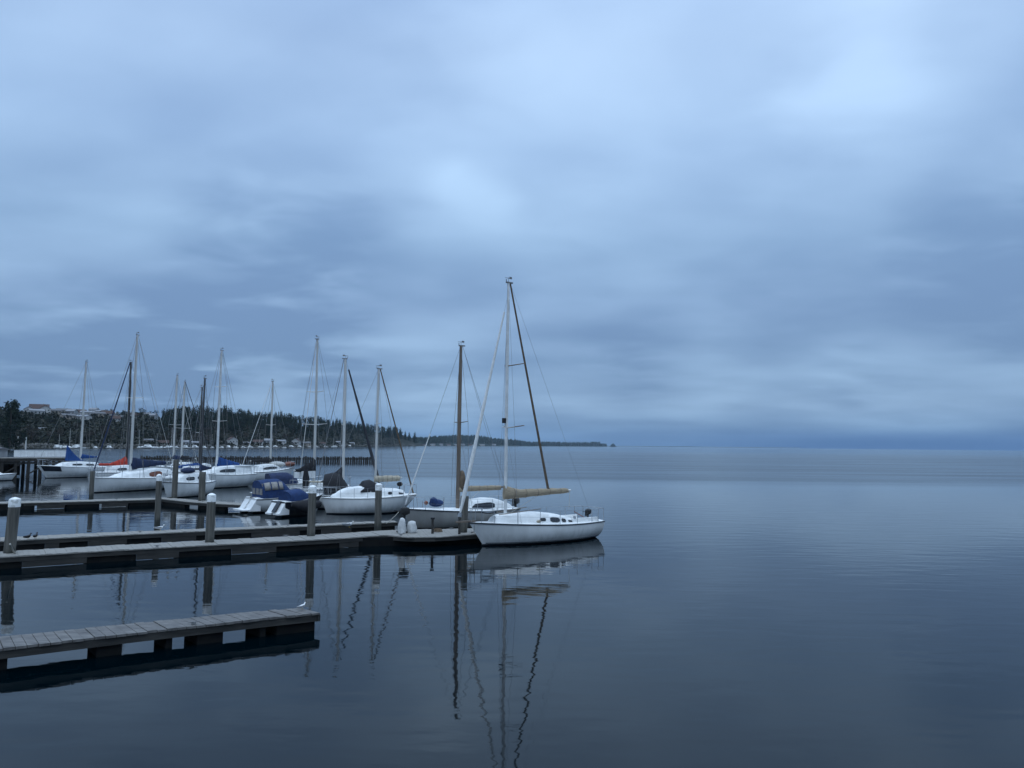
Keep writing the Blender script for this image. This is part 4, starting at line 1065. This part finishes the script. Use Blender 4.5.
# conifer wood: front-facing stand on the headland
cnt = 0
for row, (u0, n_) in enumerate(((1.0, 84), (.8, 66), (.62, 54), (.45, 40))):
    for i in range(n_):
        px = lerp(160, 402, (i + rnd.uniform(.1, .9)) / n_)
        u = u0 + rnd.uniform(-.08, .08)
        g_ = ground(px, u); s = top_add(px) / 15 * rnd.uniform(.78, 1.08)
        if row == 3 and px < 300 and rnd.random() < .5: continue
        s *= 1 + .22 * noise.noise(Vector((px * .11, row * 3, 0)))
        rd = rnd.random() < .42; ss = s * 15 / 9 * .92 if rd else s
        put(rnd.choice(ROUND) if rd else rnd.choice(TREES), 'conifer_tree', g_, (ss * (.8 if rd else rnd.uniform(.85, 1.3)), ss * .9, ss), rnd.uniform(0, 6), 'dark conifer standing in the wood on the headland behind the masts', 'tree', 'conifers of the headland wood'); cnt += 1
for px, py in ((414.5, 431.0), (409, 431.5), (405, 430.5), (400, 427), (395, 424.5), (388, 425)):
    d = shore_d(px) * 1.12; g_ = ground(px, .6); z1 = zat(g_.x, g_.y, py); s = (z1 - g_.z) / 15
    put(TREES[1], 'conifer_tree', g_, s, 0, 'dark conifer standing in the wood on the headland behind the masts', 'tree', 'conifers of the headland wood')
# ridge trees on the village hill
for px, py, k in ((105, 409, 0), (110, 408.5, 1), (93, 410.5, 0), (66, 410, 1), (139, 407.5, 0), (143, 409, 0), (122, 411, 1), (88, 411.5, 1), (155, 410, 0), (149, 411.5, 1), (75, 411, 1)):
    g_ = ground(px, 1.0); z1 = zat(g_.x, g_.y, py); s = max(.3, (z1 - g_.z) / 9)
    put(ROUND[k], 'evergreen_tree', g_, s, px, 'small dark evergreen on the ridge between the village houses', 'tree', 'evergreens on the village ridge')
for i in range(34):
    px = rnd.uniform(22, 160); g_ = ground(px, rnd.uniform(.55, .97)); s = rnd.uniform(.3, .62)
    put(rnd.choice(ROUND), 'evergreen_tree', g_, (s * rnd.uniform(.8, 1.4), s, s), px, 'small dark evergreen on the ridge between the village houses', 'tree', 'evergreens on the village ridge')
for i in range(46):
    px = rnd.uniform(-30, 330); u = rnd.uniform(.06, .35) if px > 160 else rnd.uniform(.05, .5)
    g_ = ground(px, u); put(rnd.choice(BARE), 'bare_tree', g_, rnd.uniform(.45, .9), rnd.uniform(0, 6), 'leafless brown tree on the lower slope of the far shore', 'tree', 'leafless trees on the lower slope')
# brush cover: one mass nobody could count
mb = MB()
for _ in range(11500):
    px = rnd.uniform(-60, 400) if _ < 9000 else rnd.uniform(-330, -60); u = rnd.random() ** 1.2 * 1.02; 
    g_ = ground(px, max(.03, u)); n_ = 2
    for _k in range(n_):
        s_ = rnd.uniform(.35, 1.15); q = g_ + Vector((rnd.gauss(0, 1.0), rnd.gauss(0, 1.0), rnd.uniform(.2, 1.6)))
        uu = Vector((rnd.uniform(-1, 1), rnd.uniform(-1, 1), rnd.uniform(-1, 1))).normalized(); w = uu.orthogonal().normalized()
        mb.add([q + uu * s_, q + w * s_, q - uu * s_, q - w * s_], [(0, 1, 2, 3)])
tag(mb.build('hillside_brush', M['brush'], None, 0), 'dark brush covering the far hillside', 'brush', kind='stuff')

# shore rocks band
mb = MB()
for _ in range(2600):
    px = rnd.uniform(-60, 415); g_ = ground(px, rnd.uniform(0.0, .035) if rnd.random() < .6 else rnd.uniform(.02, .22) if px > 50 else .02); s_ = rnd.uniform(.3, 1.0) * (1 + max(0, px - 300) / 120)
    g_.z = max(rnd.uniform(0, 1.0), g_.z + rnd.uniform(0, .9))
    mb.box((g_.x, g_.y - rnd.uniform(0, 2), g_.z), (s_ * rnd.uniform(.8, 2), s_, s_ * .7), rnd.uniform(0, 3), .6)
tag(mb.build('shore_rocks', M['cliff'], None, 0), 'pale rocks along the far waterline', 'rocks', kind='stuff')

# houses
def house(w, d, h, rh, wall, roof, gable_front=False, seed=1, wins=3):
    root = bpy.data.objects.new('house', None); COL.objects.link(root)
    mb = MB(); mb.box((0, 0, h / 2 - 1), (w, d, h + 2))
    if gable_front:
        mb.add([(-w / 2, -d / 2, h), (w / 2, -d / 2, h), (0, -d / 2, h + rh), (-w / 2, d / 2, h), (w / 2, d / 2, h), (0, d / 2, h + rh)], [(0, 1, 2), (4, 3, 5)])
    else:
        mb.add([(-w / 2, -d / 2, h), (-w / 2, d / 2, h), (-w / 2, 0, h + rh), (w / 2, -d / 2, h), (w / 2, d / 2, h), (w / 2, 0, h + rh)], [(1, 0, 2), (3, 4, 5)])
    wl = mb.build('wall', M[wall], root, 0)
    e = .5; t = .18
    if gable_front: prof = [(-w / 2 - e, h - rh * 2 * e / w), (0, h + rh), (w / 2 + e, h - rh * 2 * e / w), (w / 2 + e, h - rh * 2 * e / w + t), (0, h + rh + t), (-w / 2 - e, h - rh * 2 * e / w + t)]; r_ = [[(x, y, z) for x, z in prof] for y in (-d / 2 - e, d / 2 + e)]
    else: prof = [(-d / 2 - e, h - rh * 2 * e / d), (0, h + rh), (d / 2 + e, h - rh * 2 * e / d), (d / 2 + e, h - rh * 2 * e / d + t), (0, h + rh + t), (-d / 2 - e, h - rh * 2 * e / d + t)]; r_ = [[(x, y, z) for y, z in prof] for x in (-w / 2 - e, w / 2 + e)]
    rf = MB().loft(r_, closed=True, cap0=True, cap1=True).build('roof', M[roof], root, 0)
    MB().box((w * .22, d * .1, h + rh * .9), (.7, .7, 1.6)).build('chimney', M['house_grey'], rf, 0)
    for i in range(wins):
        x = lerp(-w / 2 + 1.2, w / 2 - 1.2, i / (wins - 1)); MB().box((x, -d / 2 - .005, h * .55), (1.3, .08, 1.2)).build('window', M['window'], root, 0)
    return root
HP = [house(12, 8, 2.9, 3.0, 'house_white', 'roof_brown', False), house(9, 8, 4.8, 2.8, 'house_white', 'roof_brown', True), house(13, 8, 3.6, 1.8, 'house_tan', 'roof_grey', False, wins=4), house(9, 7, 4.6, 2.0, 'house_grey', 'roof_pale', False), house(12, 8, 3.6, 1.5, 'house_white', 'roof_pale', False, wins=4)]
used = set()
def put_house(k, px, u, s, rz, label, group):
    if k in used: o = clone(HP[k])
    else: o = HP[k]; used.add(k)
    g_ = ground(px, u); o.location = g_ + Vector((0, 0, -.2)); o.scale = (s, s, s); o.rotation_euler = (0, 0, rz + math.atan2(-g_.x, g_.y)*-1 * -1)
    tag(o, label, 'house', group)
put_house(1, 26.5, .95, .7, .1, 'white gabled house nearest the big evergreen on the village ridge', 'houses on the village ridge')
put_house(0, 37, .98, 1.05, 0, 'large brown-roofed white house on the crest, widest of the ridge houses', 'houses on the village ridge')
put_house(1, 43.5, .88, .7, -.1, 'white house with steep gable just below the widest brown roof', 'houses on the village ridge')
put_house(2, 52, .9, .7, .1, 'tan house with grey roof right of the steep white gable', 'houses on the village ridge')
hs_ = 0
for px, u in ((34, .8), (62, .95), (70, .86), (78, .95), (86, .84), (92, .96), (97, .78), (99, .9), (106, .82), (113, .93), (118, .8), (127, .92), (134, .82), (146, .9), (152, .8), (66, .74), (82, .72), (112, .7)):
    put_house([4, 2, 3, 0, 4, 3, 2, 4, 0][hs_ % 9], px, u, rnd.uniform(.42, .8), rnd.uniform(-.7, .7), 'small house among the terraced rows of the distant hillside village', 'village houses on the far hillside'); hs_ += 1
for px in (148, 163, 185, 196, 232, 246, 258, 268, 281, 296, 306, 322, 338, 352):
    put_house([3, 4, 1, 2, 0][hs_ % 5], px, rnd.uniform(.04, .09), rnd.uniform(.4, .7) * (1 + max(0, px - 260) / 300), rnd.uniform(-.5, .5), 'small pale cottage near the far waterline below the wood', 'cottages along the far waterline'); hs_ += 1
def dshore(px): return interp([(400, 2000), (470, 3000), (540, 3900), (606, 5200), (620, 5400)], px)
for px in (424, 432, 441, 448, 456, 463, 470, 482, 494):
    put_house([4, 3, 0][hs_ % 3], px, .1, 1, rnd.uniform(-.5, .5), 'tiny pale building on the waterline of the distant point', 'buildings on the distant point'); hs_ += 1
    o = [q for q in COL.objects if q.get('group') == 'buildings on the distant point'][-1]
    k_ = HP[[4, 3, 0][(hs_ - 1) % 3]]
    q = PD(px, dshore(px) * .999); o.location = (q.x, q.y, .5); s_ = rnd.uniform(.6, 1.2); o.scale = (s_ * 1.6, s_, s_)
# house on the middle slope
put_house(4, 41.5, .42, .36, .1, 'lone pale-roofed house halfway down the dark slope near the big evergreen', None)
# distant moored boats
def yacht(masth):
    root = bpy.data.objects.new('moored_boat', None); COL.objects.link(root)
    edge, tx = hull(root, 9, 2.8, 1.3, 1.1, sw=.6, nst=10, rail=False, m='gel_grey' if masth != 12.5 else 'gel', deck='deck' if masth != 14.5 else 'fender')
    cabin(root, edge, tx, -3, 2, .8, .62, wins=[(-1.5, .5, .3, .7)])
    if masth: MB().tube([(.5, 0, 1), (.5, 0, masth)], [.12, .09], 6).build('mast', M['alu'], root); MB().tube([(.5, 0, 2.4), (-3, 0, 2.5)], .14, 6).build('boom', M['navy'], root); MB().tube([(.4, -1.1, masth * .55), (.4, 1.1, masth * .55)], .05, 5).build('spreader', M['alu'], root)
    else: MB().box((-1.2, 0, 2.3), (2.4, 2.0, .9), 0, .85).build('wheelhouse', M['deck'], root)
    return root
YP = [yacht(12.5), yacht(0), yacht(14.5)]; yused = set(); i = 0
for px in (56, 59, 62, 66, 69, 73, 76, 79, 96, 110, 139, 144, 150, 156, 161, 166, 171, 177, 184, 190, 196, 205, 212, 221, 229, 236, 244, 251, 260, 268, 276, 284, 292, 300, 309, 317, 326, 334, 342, 350):
    k = [1, 0, 1, 1, 2, 1][i % 6]; i += 1
    o = clone(YP[k]) if k in yused else YP[k]; yused.add(k)
    dd = shore_d(px) * rnd.uniform(.955, .985); p = PD(px, dd); o.location = p; o.rotation_euler = (0, 0, rnd.choice((0, 3.14)) + rnd.uniform(-.9, .9)); s = rnd.uniform(.5, .9) * (1 + max(0, px - 280) / 200); o.scale = (s, s, s)
    tag(o, 'tiny white boat moored close under the far shore with a mast' if k != 1 else 'tiny white motorboat moored close under the far shore', 'boat', 'boats moored along the far shore')
# little posts on the near left shore
for px, d_ in ((17.5, 372), (25.5, 370)):
    p = PD(px, d_); z = zat(p.x, p.y, 436.5); o = MB().tube([(0, 0, -1), (0, 0, z)], [.35, .28], 8).build('marker_post', M['alu']); o.location = p; tag(o, 'pale upright post in front of the dark shore, ' + ('nearer the big evergreen' if px < 20 else 'right of its twin'), 'post', 'marker posts on the far shore')

# distant wooded point beyond: land sheet plus a wood reading as one mass
DS = [(404, 446.05), (470, 445.9), (540, 446.15), (606, 446.45)]
DK = [(404, 436), (420, 436.5), (440, 435), (455, 434.5), (478, 434.2), (487, 436.5), (500, 438.5), (512, 438.5), (522, 440.5), (530, 442.3), (540, 441.2), (560, 442.3), (590, 442), (600, 441.8), (606, 444.5)]
def dshore(px): return interp([(400, 2000), (470, 3000), (540, 3900), (606, 5200), (620, 5400)], px)
rings = []
for i in range(90):
    px = lerp(400, 607, i / 89); d0 = dshore(px); p = PD(px, d0); zt = max(1.0, zat(p.x, p.y, interp(DK, px)) - 19 * d0 / 3500)
    e = 1 if px < 604 else max(0, (607 - px) / 3)
    r_ = []
    for k, zz in ((1, -2), (1.004, 2), (1.03, zt * .7 * e), (1.06, zt * e), (1.12, zt * e), (1.2, -3)):
        q = PD(px, d0 * k); r_.append((q.x, q.y, zz))
    rings.append(r_)
tag(MB().loft(rings).build('distant_point', M['far_woods'], None, 60), None, None, kind='structure')
mb = MB()
for _ in range(2600):
    px = rnd.uniform(401, 606.5) ; k = rnd.uniform(1.01, 1.1); d0 = dshore(px); q = PD(px, d0 * k); p = PD(px, d0)
    top = zat(p.x, p.y, interp(DK, px)); g_z = max(1.0, top - 19 * d0 / 3500); zz = g_z * interp([(1, .1), (1.03, .7), (1.06, 1), (1.1, 1)], k)
    h_ = max(4, (19 * d0 / 3500) * rnd.choice((rnd.uniform(.4, .8), rnd.uniform(.7, 1.25))))
    if px > 600: h_ *= .7
    r_ = h_ * rnd.uniform(.16, .32); n_ = 6; a0 = rnd.random() * 6
    base = [(q.x + r_ * math.cos(a0 + 6.283 * j / n_) * rnd.uniform(.7, 1.2), q.y + r_ * math.sin(a0 + 6.283 * j / n_), zz + rnd.uniform(-1, 2)) for j in range(n_)]
    mid = [(lerp(q.x, x, .75), lerp(q.y, y, .75), zz + h_ * rnd.uniform(.4, .65)) for x, y, _z in base]
    mb.add(base + mid + [(q.x, q.y, zz + h_)], [(j, (j + 1) % n_, n_ + (j + 1) % n_, n_ + j) for j in range(n_)] + [(n_ + j, n_ + (j + 1) % n_, 2 * n_) for j in range(n_)])
tag(mb.build('distant_wood', M['far_woods'], None, 0), 'dense dark wood covering the distant low point', 'wood', kind='stuff')
# islet off the tip
p = PD(613, 5300); zt = zat(p.x, p.y, 442.8)
root = empty('wooded_islet', (p.x, p.y, 0)); tag(root, 'tiny wooded islet just off the tip of the distant point', 'islet')
MB().ball((0, 0, -1), (30, 20, 5), 16, 6).build('ground', M['far_woods'], root)
mb = MB()
for _ in range(260):
    a = rnd.uniform(0, 6.3); r_ = rnd.random() ** .6; x = math.cos(a) * r_ * 15; y = math.sin(a) * r_ * 14; h_ = zt * (1 - .45 * r_) * rnd.uniform(.7, 1.0); z0 = rnd.uniform(.1, .5) * h_
    s_ = rnd.uniform(1.2, 2.6); mb.add([(x - s_, y, z0), (x + s_, y - s_, z0), (x, y + s_, z0 + .5), (x + rnd.uniform(-1, 1), y, h_)], [(0, 1, 3), (1, 2, 3), (2, 0, 3)])
mb.build('crown', M['needle'], root, 0)

# low line closing the horizon
rings = []
for i in range(60):
    px = lerp(560, 800, i / 59); p = PD(px, 11000); r_ = []
    zt = zat(p.x, p.y, hor(px) - .35 - .35 * abs(noise.noise(Vector((px * .03, 2, 0)))))
    for k, zz in ((1, -2), (1.01, zt), (1.05, -3)):
        q = PD(px, 11000 * k); r_.append((q.x, q.y, zz))
    rings.append(r_)
tag(MB().loft(rings).build('distant_coast', M['mountain'], None, 60), None, None, kind='structure')

# ------------------------------------------------------------------ haze
HAZE = 4.5e-5
if HAZE:
    hz = MB().box((0, 6200, 99.0), (26000, 13000, 200)).build('haze', bpy.data.materials.new('haze_air'), None, 0)
    m = hz.data.materials[0]; m.use_nodes = True; nt = m.node_tree; nt.nodes.clear()
    o_ = nt.nodes.new('ShaderNodeOutputMaterial'); v = nt.nodes.new('ShaderNodeVolumePrincipled'); v.inputs['Density'].default_value = HAZE
    v.inputs['Color'].default_value = (.6, .8, 1, 1); v.inputs['Anisotropy'].default_value = .0
    nt.links.new(v.outputs[0], o_.inputs['Volume']); tag(hz, 'thin blue air haze over the bay', 'haze', kind='stuff')

# ------------------------------------------------------------------ sky and light
w = bpy.data.worlds.new('World'); sc.world = w; w.use_nodes = True
nt = w.node_tree; nt.nodes.clear(); L = nt.links.new
out = N(nt, 'ShaderNodeOutputWorld'); bg = N(nt, 'ShaderNodeBackground'); bg.inputs['Strength'].default_value = .1
SUN_EL, SUN_ROT = R(52), R(205)
sky = N(nt, 'ShaderNodeTexSky'); sky.sky_type = 'NISHITA'; sky.sun_disc = False; sky.sun_elevation = SUN_EL; sky.sun_rotation = SUN_ROT; sky.air_density = 1.2; sky.dust_density = 1.5
tc = N(nt, 'ShaderNodeTexCoord'); sp = N(nt, 'ShaderNodeSeparateXYZ'); L(tc.outputs['Generated'], sp.inputs[0])
zz = N(nt, 'ShaderNodeMath', operation='ADD'); zz.inputs[1].default_value = .15
zm = N(nt, 'ShaderNodeMath', operation='MAXIMUM'); zm.inputs[1].default_value = 0.0; L(sp.outputs['Z'], zm.inputs[0]); L(zm.outputs[0], zz.inputs[0])
dx = N(nt, 'ShaderNodeMath', operation='DIVIDE'); L(sp.outputs['X'], dx.inputs[0]); L(zz.outputs[0], dx.inputs[1])
dy = N(nt, 'ShaderNodeMath', operation='DIVIDE'); L(sp.outputs['Y'], dy.inputs[0]); L(zz.outputs[0], dy.inputs[1])
cb = N(nt, 'ShaderNodeCombineXYZ'); L(dx.outputs[0], cb.inputs[0]); L(dy.outputs[0], cb.inputs[1]); cb.inputs[2].default_value = 3.7
def cloud(scale, off, detail=5, rough=.5, dist=.3, st=(1, 1, 1)):
    mp = N(nt, 'ShaderNodeMapping'); mp.inputs['Location'].default_value = off; mp.inputs['Scale'].default_value = st; L(cb.outputs[0], mp.inputs['Vector'])
    n = N(nt, 'ShaderNodeTexNoise', Scale=scale, Detail=detail, Roughness=rough, Distortion=dist); L(mp.outputs[0], n.inputs['Vector']); return n.outputs['Fac']
c1 = cloud(.62, (3.1, 1.7, 0), 3, .42, .2, (.8, 1.0, 1)); c2 = cloud(1.9, (8.3, 4.1, 2), 4, .42, .2, (.75, 1, 1))
mixn = N(nt, 'ShaderNodeMath', operation='MULTIPLY_ADD'); L(c2, mixn.inputs[0]); mixn.inputs[1].default_value = .42
m2 = N(nt, 'ShaderNodeMath', operation='MULTIPLY'); L(c1, m2.inputs[0]); m2.inputs[1].default_value = .58; L(m2.outputs[0], mixn.inputs[2])
# thick and thin cloud
rg = N(nt, 'ShaderNodeMapRange'); L(cloud(3.2, (1.3, 9.1, 5), 3, .45, .3, (.8, 1, 1)), rg.inputs['Value']); rg.inputs['From Min'].default_value = .3; rg.inputs['From Max'].default_value = .68; rg.inputs['To Min'].default_value = .15; rg.inputs['To Max'].default_value = 1.5
ragged = rg.outputs[0]
ad = mixn.outputs[0]
def glow(px, py, w_, amt, prev):       # a thinner or thicker patch of cloud in one direction
    d = ray(px, py)
    dt = N(nt, 'ShaderNodeVectorMath', operation='DOT_PRODUCT'); L(tc.outputs['Generated'], dt.inputs[0]); dt.inputs[1].default_value = d
    mr0 = N(nt, 'ShaderNodeMapRange'); L(dt.outputs['Value'], mr0.inputs['Value']); mr = N(nt, 'ShaderNodeMath', operation='POWER'); L(mr0.outputs[0], mr.inputs[0]); mr.inputs[1].default_value = 2.2; w_ *= 1.5; k_ = mr; mr = mr0; mr.inputs['From Min'].default_value = math.cos(math.atan(w_ / F)); mr.inputs['From Max'].default_value = 1.0
    ma = N(nt, 'ShaderNodeMath', operation='MULTIPLY_ADD'); L(mr.outputs[0], ma.inputs[0]); ma.inputs[1].default_value = amt; L(prev, ma.inputs[2])
    ml = N(nt, 'ShaderNodeMath', operation='MULTIPLY'); L(k_.outputs[0], ml.inputs[0]); L(ragged, ml.inputs[1]); L(ml.outputs[0], ma.inputs[0]); return ma.outputs[0]
for g_ in ((446, 180, 24, .05), (466, 192, 24, .06), (488, 203, 26, .07), (508, 210, 22, .05), (80, 402, 40, .22), (260, 398, 45, .16), (440, 405, 50, .14), (700, 405, 70, .04), (900, 408, 80, .10), (330, 372, 60, -.10), (820, 372, 60, -.05), (470, 30, 170, .07), (820, 340, 60, .06), (640, 385, 40, -.08), (400, 265, 50, .10), (905, 70, 100, .13), (830, 100, 100, .10), (80, 287, 60, .16), (160, 294, 55, .12), (230, 307, 45, .08), (40, 120, 90, .05), (700, 300, 90, .06), (850, 345, 80, .06),
           (230, 235, 90, -.08), (300, 262, 90, -.11), (375, 240, 70, -.08), (40, 232, 80, -.10), (95, 356, 85, -.34), (190, 350, 85, -.32), (300, 258, 100, -.10), (300, 345, 70, -.08), (1005, 190, 150, -.14), (980, 290, 90, -.08), (640, 345, 60, -.10), (780, 300, 60, -.08), (560, 225, 90, -.05)):
    ad = glow(*g_, ad)
cr = N(nt, 'ShaderNodeMapRange', interpolation_type='SMOOTHSTEP'); L(ad, cr.inputs['Value']); cr.inputs['From Min'].default_value = .27; cr.inputs['From Max'].default_value = .73
# overall brightness by elevation (dense bank low down, thin high up; unseen zenith raised to light the boats)
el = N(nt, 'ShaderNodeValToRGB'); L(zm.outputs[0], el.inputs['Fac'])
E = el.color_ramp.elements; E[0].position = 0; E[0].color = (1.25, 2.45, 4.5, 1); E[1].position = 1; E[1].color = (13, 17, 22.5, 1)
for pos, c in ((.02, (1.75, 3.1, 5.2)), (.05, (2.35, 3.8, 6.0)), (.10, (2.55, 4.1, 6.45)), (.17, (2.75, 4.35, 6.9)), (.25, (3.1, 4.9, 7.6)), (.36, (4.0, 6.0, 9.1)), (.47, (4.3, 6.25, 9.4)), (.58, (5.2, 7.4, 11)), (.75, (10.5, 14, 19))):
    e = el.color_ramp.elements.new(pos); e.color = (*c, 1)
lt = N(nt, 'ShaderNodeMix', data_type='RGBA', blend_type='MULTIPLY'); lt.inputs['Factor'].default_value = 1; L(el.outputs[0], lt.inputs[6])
tone = N(nt, 'ShaderNodeMix', data_type='RGBA'); L(cr.outputs[0], tone.inputs['Factor']); tone.inputs[6].default_value = (.66, .70, .76, 1); tone.inputs[7].default_value = (1.34, 1.28, 1.19, 1)
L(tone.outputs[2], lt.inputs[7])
# deep blue rain bank low on the right
bz = N(nt, 'ShaderNodeMapRange', interpolation_type='SMOOTHSTEP'); L(zm.outputs[0], bz.inputs['Value']); bz.inputs['From Min'].default_value = .030; bz.inputs['From Max'].default_value = .006; 
bx_ = N(nt, 'ShaderNodeMapRange', interpolation_type='SMOOTHSTEP'); L(sp.outputs['X'], bx_.inputs['Value']); bx_.inputs['From Min'].default_value = .10; bx_.inputs['From Max'].default_value = .42; bx_.inputs['To Min'].default_value = .15
bb = N(nt, 'ShaderNodeMath', operation='MULTIPLY'); L(bz.outputs[0], bb.inputs[0]); L(bx_.outputs[0], bb.inputs[1])
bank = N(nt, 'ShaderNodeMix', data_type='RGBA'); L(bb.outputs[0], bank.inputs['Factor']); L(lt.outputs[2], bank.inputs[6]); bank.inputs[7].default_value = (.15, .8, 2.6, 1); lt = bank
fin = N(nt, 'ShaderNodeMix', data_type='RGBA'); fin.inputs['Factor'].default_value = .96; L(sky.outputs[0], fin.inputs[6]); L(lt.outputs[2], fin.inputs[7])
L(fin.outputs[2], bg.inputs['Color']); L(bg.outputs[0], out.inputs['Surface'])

sl = bpy.data.lights.new('sun', 'SUN'); so = bpy.data.objects.new('sun', sl); COL.objects.link(so)
sl.energy = .5; sl.angle = R(40); sl.color = (.72, .84, 1.0)
so.rotation_euler = (R(90) - SUN_EL, 0, R(180) - SUN_ROT)   # veiled by the overcast

sc.view_settings.view_transform = 'Standard'; sc.view_settings.look = 'None'; sc.view_settings.exposure = 0; sc.view_settings.gamma = 1
sc.render.engine = 'CYCLES'; sc.cycles.use_denoising = True; sc.cycles.max_bounces = 6; sc.cycles.volume_bounces = 0
sc.cycles.sample_clamp_indirect = 6
